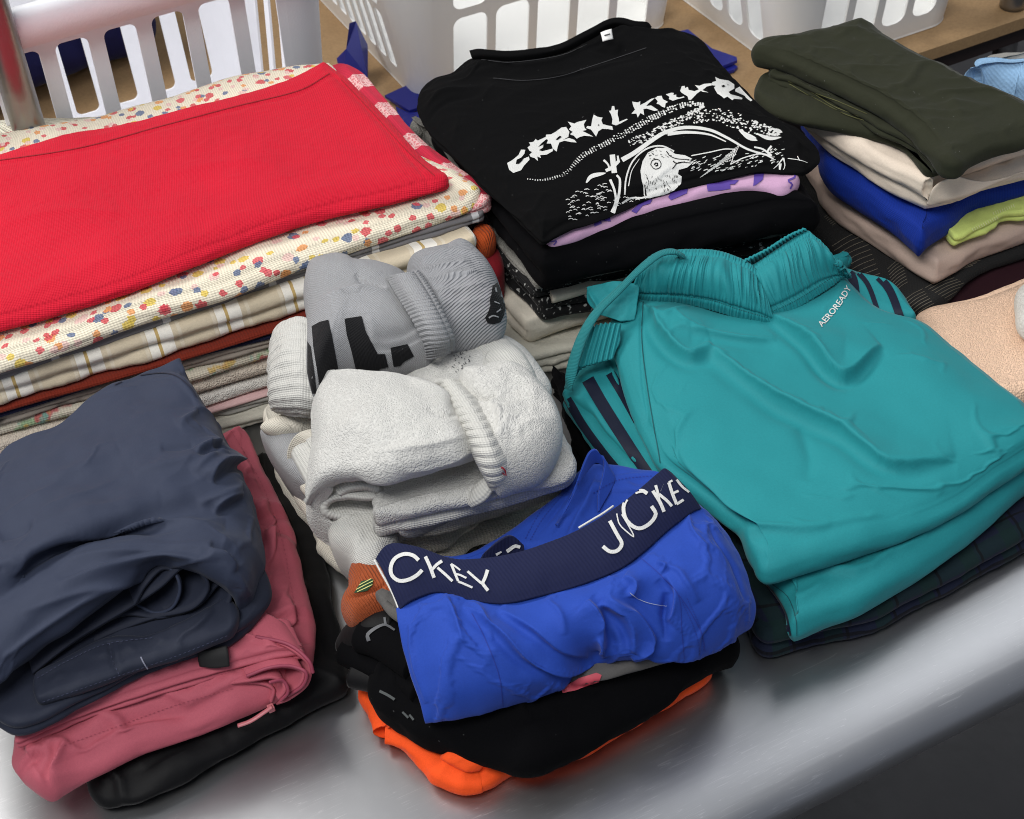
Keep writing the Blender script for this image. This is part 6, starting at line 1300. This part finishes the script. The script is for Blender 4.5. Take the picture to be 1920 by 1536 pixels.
# gathered waistband, standing up a little, in two halves that meet in a dip
def gather(n, amp):
    ph = np.array([random.Random(7).uniform(0, 6) for _ in range(1)])[0]
    def f(a, b):
        # loose gathers across the middle, tight ruffles along the two stitched channels
        x = a*n*0.8+1.6*np.sin(a*n*0.23+1)+0.5*np.sin(b*4+a*11)
        mid = perlin(x*0.55, b*1.3+a*0, 3)*1.7+0.5*perlin(x*1.3, b*2.0+a*0, 8)-0.5*np.clip(1-np.abs(perlin(x*0.45+9, b*0.8+a*0, 5))*9, 0, 1)
        e = np.clip(np.sin(np.pi*np.clip((b-0.1)/0.75, 0, 1)), 0, 1)**0.6
        ruf = np.abs(np.sin(a*n*2.2+2.5*perlin(a*30, b*0+1, 4)))*(0.6+0.8*np.abs(perlin(a*22, b*0+3, 6)))
        ch = np.exp(-((b-0.07)/0.07)**2)+1.3*np.exp(-((b-0.93)/0.10)**2)+0.7*np.exp(-((b-0.78)/0.05)**2)
        seam = -0.0020*np.exp(-((b-0.84)/0.025)**2)-0.0014*np.exp(-((b-0.15)/0.018)**2)
        return amp*0.75*mid*e+amp*0.42*ruf*ch+seam
    return f
b1 = [[(1205, 484, .118), (1228, 474, .124), (1276, 468, .128), (1338, 469, .128), (1385, 483, .124), (1413, 500, .120), (1430, 530, .112)],
      [(1196, 508, .118), (1225, 500, .126), (1275, 498, .132), (1335, 502, .132), (1385, 518, .127), (1418, 538, .120), (1438, 558, .110)],
      [(1186, 536, .104), (1222, 534, .112), (1272, 534, .118), (1330, 542, .118), (1385, 560, .114), (1425, 578, .107), (1448, 592, .098)],
      [(1180, 562, .086), (1222, 566, .090), (1268, 568, .093), (1328, 580, .094), (1385, 597, .093), (1432, 608, .091), (1455, 614, .087)]]
wb1 = sheet('waistband', tl, M_teal, b1, 0.003, nu=420, nv=60, shape=gather(58, 0.0034), seed=89)
b2_ = [[(1400, 500, .110), (1420, 492, .120), (1469, 459, .126), (1512, 433, .130), (1524, 440, .128), (1548, 462, .122), (1572, 494, .112)],
      [(1405, 525, .112), (1432, 514, .122), (1482, 482, .129), (1528, 458, .130), (1544, 466, .126), (1564, 486, .118), (1580, 506, .106)],
      [(1414, 562, .102), (1440, 555, .110), (1494, 526, .115), (1548, 496, .115), (1562, 498, .112), (1575, 506, .106), (1586, 514, .098)],
      [(1425, 604, .088), (1446, 598, .092), (1498, 576, .094), (1558, 538, .094), (1576, 524, .092), (1586, 520, .090), (1592, 522, .086)]]
wb2 = sheet('waistband', tl, M_teal, b2_, 0.003, nu=380, nv=60, shape=gather(46, 0.0032), seed=90)
b3 = [[(1396, 492, .124), (1440, 470, .128), (1480, 445, .132), (1512, 431, .133)], [(1398, 502, .112), (1442, 484, .114), (1484, 458, .116), (1520, 440, .118)]]
sheet('rear_waistband', tl, M_teal, b3, 0.002, nu=120, nv=14, shape=lambda a, b: 0.0012*np.sin(a*110)*np.ones_like(b))
tube('drawstring', tl, M_cord, [(1280, 480, .134), (1262, 472, .140), (1235, 478, .139), (1200, 505, .132), (1160, 545, .118), (1120, 585, .108), (1095, 625, .100), (1078, 670, .092), (1070, 705, .084), (1066, 730, .074)], 0.0052, 160, 14, flat=0.42, up=(0, 0.25, 1))
TB = bvh([body, wb1, wb2])
M_tst = plain('teal_stitch', (16, 84, 90), 0.8)
st_t = dashes([(1182, 550), (1250, 552), (1330, 562), (1385, 580), (1440, 596)], 60, 1.2)+dashes([(1448, 584), (1498, 560), (1575, 510)], 40, 1.2)+[([(1206, 566), (1204, 640), (1216, 740), (1238, 868)], 1.6, 1.6)]
decal('stitching', tl, M_tst, TB, strokes=st_t, off=0.0007, step=4)
lo_ = bvh([o for o in tl.children if o.name.startswith('lower_leg')])
decal('stitching', tl, M_tst, lo_, strokes=[([(1448, 1095), (1478, 1120), (1492, 1160), (1494, 1192)], 1.4, 1.4)], off=0.0007, step=4)
decal('side_stripe', tl, M_stripe, lo_, strokes=[([(1418, 1078), (1450, 1112), (1472, 1150), (1481, 1192)], 5, 7)], off=0.0009, step=4)
decal('edge_piping', tl, M_stripe, TB, strokes=[([(1700, 572), (1740, 586), (1775, 612), (1800, 636)], 4, 2)], off=0.0007, step=4)
# printed word, climbing from lower left to upper right
V2, F2 = text_mesh('AEROREADY', 1.0, 0.25, bold=0.012)
L_ = V2[:, 0].max(); a0 = np.array([1541., 614.]); a1 = np.array([1596., 541.]); dirv = (a1-a0); ln = np.linalg.norm(dirv); dirv /= ln
upv = np.array([dirv[1], -dirv[0]]); upv = upv if upv[1] < 0 else -upv; upv = np.array([-0.78, -0.55])
tt = V2[:, 0]/L_
px = a0[None]+dirv[None]*(tt*ln)[:, None]+upv[None]*(V2[:, 1]*17)[:, None]+np.array([6., 2.])[None]*np.sin(np.pi*tt)[:, None]*0.6
decal('aeroready_print', tl, M_print, TB, mesh2=(px, F2), off=0.0007)
# ------------------------------------------------------------------ socks
M_wsock = cloth('white_terry_knit', (206, 205, 200), 'terry', 1.2, 0.8, mott=0.05, sheen=0.25)
M_wknit = cloth('white_rib_knit', (202, 201, 195), 'knit', 1.0, 1.2, mott=0.05, sheen=0.2)
M_wcream = cloth('cream_knit', (216, 210, 196), 'knit', 1.1, 1.2, mott=0.08)
M_gsock = cloth('grey_marl_knit', (150, 150, 151), 'knit', 1.2, 1.0, mott=0.12, pattern=pat_blotch([(160, 162, 166)], 900, 0.5))
M_grib = cloth('grey_rib', (156, 157, 160), 'rib', 1.5, 1.5, mott=0.1)
M_bsock = cloth('black_knit', (20, 20, 22), 'knit', 1.2, 0.8, lint=0.3)
sg_ = 'folded socks on the sock pile'
# hidden body of the pile
pile = slab('sock_pair', None, M_wcream, [(500, 850), (560, 960), (640, 1050), (740, 1080), (880, 1020), (1060, 920)], [(1060, 920), (1020, 700)], [(520, 740), (1020, 700)], [(500, 850), (520, 740)], 0.075, 0.070, (3, 2, 1, 3), [('n', 0.004, 0.04)], seed=91, wob=0.006)
tag(pile, 'cream knitted socks packed at the bottom of the sock pile', 'sock pair', sg_)
gk = thing('sock_pair', 'grey-beige knitted socks with a curled cuff at the left foot of the sock pile', 'sock pair', P(560, 880, 0.05), sg_)
sheet('curled_cuff', gk, M_wcream, [[(600, 800, .110), (560, 812, .106), (541, 838, .092), (540, 868, .076), (556, 895, .060), (590, 918, .048)], [(612, 812, .112), (580, 826, .104), (566, 848, .090), (566, 872, .074), (578, 892, .062), (606, 908, .050)]], 0.004, nu=70, nv=20)
blob('foot', gk, M_gsock, [(488, 812), (502, 838), (530, 880), (570, 912), (620, 925), (640, 880), (620, 820), (560, 800), (510, 800)], 0.070, 0.014, 0.05, [('n', 0.003, 0.03)], seed=92)
blob('cuff', gk, M_wcream, [(488, 802), (515, 811), (560, 806), (610, 800), (615, 775), (560, 776), (515, 788)], 0.086, 0.008, 0.012, [('n', 0.002, 0.02)], seed=93, nt=120, nr=20)
# back white pair
wb = thing('sock_pair', 'white socks with a pebbled heel lying behind, under the grey sock pair', 'sock pair', P(900, 720, 0.11), sg_)
blob('foot', wb, M_wsock, [(740, 740), (800, 770), (900, 790), (1000, 770), (1034, 735), (1018, 700), (985, 660), (948, 640), (900, 636), (850, 650), (780, 672), (740, 700)], 0.122, 0.024, 0.04, [('n', 0.004, 0.04)], seed=94, p=2.6)
hp = blob('heel', wb, M_wknit, [(884, 700), (896, 735), (950, 752), (1005, 722), (990, 680), (958, 648), (915, 638), (876, 648)], 0.134, 0.016, 0.02, [('n', 0.003, 0.04)], seed=95, p=2.4)
M_dot = plain('grey_dot', (90, 90, 92), 0.8)
decal('speckles', wb, M_dot, bvh(list(wb.children)), strokes=[([(877+random.Random(i).uniform(-30, 4), 650+i*1.2), (878+random.Random(i).uniform(-30, 4)+1, 651.5+i*1.2)], 1.6, 1.6) for i in range(40)]+[([(880, 692), (884, 696)], 3, 3), ([(877, 652), (879, 655)], 3, 3)], off=0.0006, step=3)
# the turned cuff at the far left
wc = thing('sock_pair', 'white ribbed sock cuff standing at the left, behind the black striped sock', 'sock pair', P(545, 700, 0.1), sg_)
rows = [[(583, 600, .158), (560, 594, .158), (530, 600, .152), (512, 618, .140), (508, 640, .128)], [(590, 650, .158), (560, 646, .160), (530, 650, .154), (508, 662, .140), (501, 680, .124)], [(592, 710, .148), (560, 706, .150), (532, 708, .144), (508, 715, .130), (502, 728, .114)],
        [(592, 760, .132), (562, 757, .134), (536, 756, .128), (514, 757, .116), (506, 762, .100)], [(592, 784, .110), (565, 783, .112), (545, 782, .106), (524, 774, .096), (512, 770, .086)]]
sheet('turned_cuff', wc, M_wknit, rows, 0.004, [('n', 0.002, 0.02)], nu=60, nv=60, shape=lambda a, b: 0.0006*np.sin(b*70)*np.ones_like(a))
# grey pair with black stripes
gp = thing('sock_pair', 'grey ribbed sock pair with black stripes, topmost at the back of the sock pile', 'sock pair', P(750, 600, 0.15), sg_)
foot = blob('foot', gp, M_gsock, [(574, 528), (584, 508), (622, 497), (652, 503), (672, 513), (725, 518), (775, 540), (800, 600), (812, 668), (770, 684), (721, 692), (660, 697), (620, 722), (590, 742), (576, 700), (577, 620), (570, 565)], 0.150, 0.038, 0.034,
     [('n', 0.003, 0.04), ('b', (700, 600), 0.004, 60, 50, 0), ('c', [(600, 560), (660, 545), (730, 545)], 0.004, 8, 10), ('c', [(700, 640), (760, 622), (790, 600)], -0.006, 6, 10), ('c', [(666, 512), (684, 530), (725, 540)], -0.006, 6, 6), ('c', [(690, 655), (740, 650), (795, 628)], -0.009, 6, 6), ('c', [(690, 668), (700, 640), (695, 600)], 0.004, 8, 14)], seed=96, p=2.8, uvang=0.3)
FB = bvh([foot])
for poly in ([(585, 612), (600, 604), (616, 600), (624, 640), (636, 705), (618, 724), (600, 738), (594, 690), (588, 650)], [(646, 598), (678, 593), (686, 622), (700, 648), (708, 664), (712, 694), (668, 697), (658, 655), (650, 628)], [(732, 652), (764, 645), (776, 668), (758, 678), (750, 686), (738, 688)], [(577, 640), (583, 650), (590, 700), (594, 738), (586, 738), (577, 700)], [(706, 664), (722, 664), (728, 688), (706, 693)]):
    decal('black_stripe', gp, M_bsock, FB, polys=[poly], off=0.0008, step=5)
leg = blob('leg', gp, M_grib, [(765, 512), (800, 496), (837, 486), (868, 474), (892, 484), (928, 524), (944, 565), (950, 600), (936, 624), (895, 638), (850, 650), (815, 655), (785, 600), (768, 550)], 0.154, 0.036, 0.034,
     [('n', 0.003, 0.03), ('c', [(790, 502), (840, 498), (885, 488)], 0.003, 4, 4), ('c', [(800, 522), (850, 518), (905, 506)], 0.003, 4, 4), ('c', [(808, 544), (860, 542), (918, 530)], 0.0028, 4, 4), ('c', [(815, 566), (870, 566), (925, 556)], 0.002, 4, 4)], seed=97, p=2.8, uvang=1.9)
rows = [[(724, 520, 0.185), (744, 514, 0.193), (768, 510, 0.193), (784, 506, 0.185)], [(748, 560, 0.191), (768, 553, 0.201), (792, 546, 0.201), (806, 540, 0.193)], [(776, 605, 0.189), (795, 598, 0.199), (818, 592, 0.199), (832, 588, 0.191)], [(795, 645, 0.175), (812, 640, 0.185), (836, 634, 0.185), (850, 630, 0.177)], [(800, 674, 0.153), (815, 672, 0.161), (838, 664, 0.161), (852, 656, 0.153)]]
cuff = sheet('ribbed_cuff', gp, M_gsock, rows, 0.003, nu=60, nv=160, shape=lambda a, b: 0.0010*np.abs(np.sin(b*84))*np.ones_like(a)-0.002*np.exp(-((a-0.8)/0.05)**2), seed=98)
LG = bvh([leg])
decal('black_logo', gp, M_bsock, LG, polys=[[(921, 552), (923, 537), (932, 530), (939, 545), (938, 556), (946, 562), (947, 578), (944, 592), (938, 604), (926, 608), (914, 606), (909, 596), (914, 588), (919, 574), (918, 562)]], off=0.0008, step=4)
decal('logo_detail', gp, M_gsock, LG, strokes=[([(916, 596), (924, 592), (934, 595)], 3, 2), ([(928, 540), (930, 548)], 3, 3), ([(926, 566), (936, 570)], 2, 2), ([(938, 580), (930, 586)], 3, 2)], off=0.0014, step=3)
# big white pair
bw = thing('sock_pair', 'large white terry sock pair rolled into its ribbed cuff, topmost of the sock pile', 'sock pair', P(800, 880, 0.12), sg_)
rows = [[(592, 712, .140), (600, 700, .156), (620, 694, .166), (660, 692, .172), (720, 697, .174), (775, 706, .174), (820, 722, .172), (838, 735, .166)],
        [(586, 750, .148), (600, 738, .166), (630, 732, .176), (670, 732, .182), (725, 736, .184), (785, 746, .184), (835, 760, .182), (858, 770, .172)],
        [(583, 800, .148), (600, 792, .168), (635, 786, .178), (680, 786, .184), (735, 788, .186), (800, 796, .186), (850, 806, .184), (875, 812, .172)],
        [(582, 852, .142), (599, 842, .160), (640, 832, .172), (690, 830, .180), (745, 828, .183), (805, 828, .183), (860, 832, .178), (892, 832, .168)],
        [(577, 902, .134), (596, 888, .152), (638, 876, .164), (690, 872, .172), (750, 870, .175), (810, 862, .175), (862, 856, .170), (898, 848, .160)],
        [(573, 944, .118), (588, 922, .134), (618, 904, .146), (662, 897, .156), (718, 903, .160), (780, 888, .162), (850, 871, .158), (892, 857, .150)],
        [(582, 946, .108), (600, 926, .120), (628, 910, .132), (668, 902, .142), (718, 908, .147), (780, 893, .150), (850, 876, .148), (888, 862, .142)]]
bsheet = sheet('foot', bw, M_wsock, rows, 0.005, [('n', 0.003, 0.04), ('c', [(770, 712), (815, 730), (850, 752)], 0.004, 8, 10), ('c', [(800, 765), (835, 775), (860, 778)], -0.004, 7, 7), ('c', [(700, 850), (790, 838), (880, 815)], 0.003, 12, 9), ('b', (700, 780), 0.003, 70, 40, 0), ('c', [(760, 886), (830, 870), (885, 848)], 0.003, 5, 7)], nu=150, nv=150, seed=99)
# outer wall that swings round under the roll
rows = [[(583, 880, .130), (574, 910, .118), (572, 945, .104), (576, 980, .088), (592, 1005, .074), (625, 1030, .062), (655, 1048, .056)],
        [(600, 905, .142), (592, 930, .124), (592, 958, .106), (600, 985, .090), (616, 1005, .078), (645, 1020, .068), (680, 1030, .062)],
        [(625, 920, .130), (614, 940, .116), (614, 962, .102), (622, 984, .092), (640, 998, .084), (665, 1008, .078), (700, 1015, .072)]]
sheet('outer_wrap', bw, M_wsock, rows, 0.005, [('n', 0.002, 0.02)], nu=80, nv=50, seed=100)
blob('toe', bw, M_wknit, [(616, 990), (622, 1025), (652, 1048), (670, 1078), (700, 1088), (722, 1076), (738, 1040), (748, 1000), (735, 968), (690, 955), (640, 958)], 0.078, 0.020, 0.05, [('n', 0.003, 0.03)], seed=101, p=3.0)
# inner spiral of the roll
arc_sheet('inner_roll', bw, M_wknit, [(632, 926, .126), (655, 914, .132), (690, 909, .134), (716, 917, .130), (717, 934, .123), (692, 940, .119), (650, 938, .117), (622, 944, .112), (618, 958, .106), (650, 966, .100), (720, 960, .100), (765, 946, .102)], th=0.006, nu=140, nv=16, w1=0.07, taper=0.9)
blob('ankle_fold', bw, M_wsock, [(742, 985), (770, 978), (810, 962), (855, 940), (890, 905), (912, 880), (890, 862), (820, 890), (765, 915), (740, 945)], 0.106, 0.018, 0.03, [('n', 0.003, 0.03), ('c', [(700, 955), (790, 935), (880, 895)], -0.006, 5, 5)], seed=102, p=3)
# cuff band crossing the bundle and the terry leg behind it
rows = [[(814, 718, 0.155), (826, 713, 0.166), (842, 710, 0.169), (862, 711, 0.161)], [(840, 765, 0.165), (855, 755, 0.178), (875, 748, 0.181), (894, 748, 0.173)], [(870, 822, 0.167), (887, 813, 0.181), (907, 804, 0.184), (928, 802, 0.175)], [(892, 868, 0.159), (906, 862, 0.173), (926, 856, 0.177), (950, 856, 0.167)], [(910, 902, 0.145), (922, 899, 0.157), (938, 894, 0.159), (956, 886, 0.151)], [(920, 922, 0.129), (930, 918, 0.137), (944, 912, 0.139), (956, 904, 0.133)]]
cb_ = sheet('ribbed_cuff', bw, M_wknit, rows, 0.004, nu=30, nv=200, shape=lambda a, b: 0.0014*np.abs(np.sin(b*52+0.6*np.sin(b*9)))*np.sin(np.pi*np.clip(a, .02, .98)), seed=103)
tube('cuff_end', bw, M_wknit, [(884, 940, .118), (900, 925, .126), (918, 905, .134)], 0.009, 30, 12, rfun=lambda t: 0.75+0.25*np.sin(np.pi*t), flat=0.7)
lg = blob('leg', bw, M_wsock, [(860, 718), (900, 708), (945, 700), (982, 708), (1012, 730), (1044, 772), (1055, 812), (1040, 850), (1010, 876), (960, 892), (930, 900), (905, 860), (880, 790)], 0.152, 0.028, 0.04,
     [('n', 0.005, 0.03), ('w', 0.003, 0.02, 30, 2), ('c', [(880, 735), (910, 745), (930, 738)], -0.005, 6, 6), ('c', [(915, 755), (938, 780), (930, 812)], 0.004, 8, 10), ('c', [(890, 760), (905, 790), (915, 830)], 0.003, 8, 10)], seed=104, p=4.0, uvang=0.5)
decal('red_thread', bw, plain('red_thread', (190, 24, 40), 0.8), bvh([cb_, lg]), strokes=[([(939, 876), (946, 882), (948, 892)], 3, 2.2), ([(941, 886), (945, 891)], 2, 2)], off=0.001, step=3)
# layered socks to the right below
lab = ['white sock layer just under the large rolled pair, its edge towards the teal shorts', 'second white sock layer under the large rolled pair', 'lowest off-white sock layer, touching the blue boxer briefs']
for k_, (z, T, yy) in enumerate(((0.128, 0.018, 0), (0.112, 0.018, 22), (0.095, 0.03, 40))):
    s_ = slab('sock', None, (M_wsock, M_wknit, M_wcream)[k_], [(700, 985+yy), (760, 975+yy), (860, 955+yy), (960, 930+yy*0.8), (1060, 905+yy*0.6), (1086, 882+yy*0.3)], [(1086, 882+yy*0.3), (1070, 840), (1050, 790)], [(700, 900), (1050, 790)], [(700, 985+yy), (700, 900)], z, T, (1, 1, 1, 1), [('n', 0.002, 0.03), ('c', [(760, 965), (900, 940), (1060, 890)], 0.002, 8, 8)], seed=105+k_, res=0.0022, wob=0.004)
    tag(s_, lab[k_], 'sock', sg_)
dg = slab('cloth', None, M_taupe_t, [(600, 1000), (660, 1090), (700, 1200), (690, 1240)], [(690, 1240), (760, 1100)], [(560, 920), (760, 1100)], [(600, 1000), (560, 920)], 0.010, 0.009, (1, 1, 1, 1), [('n', 0.001, 0.04)], seed=110) if False else None
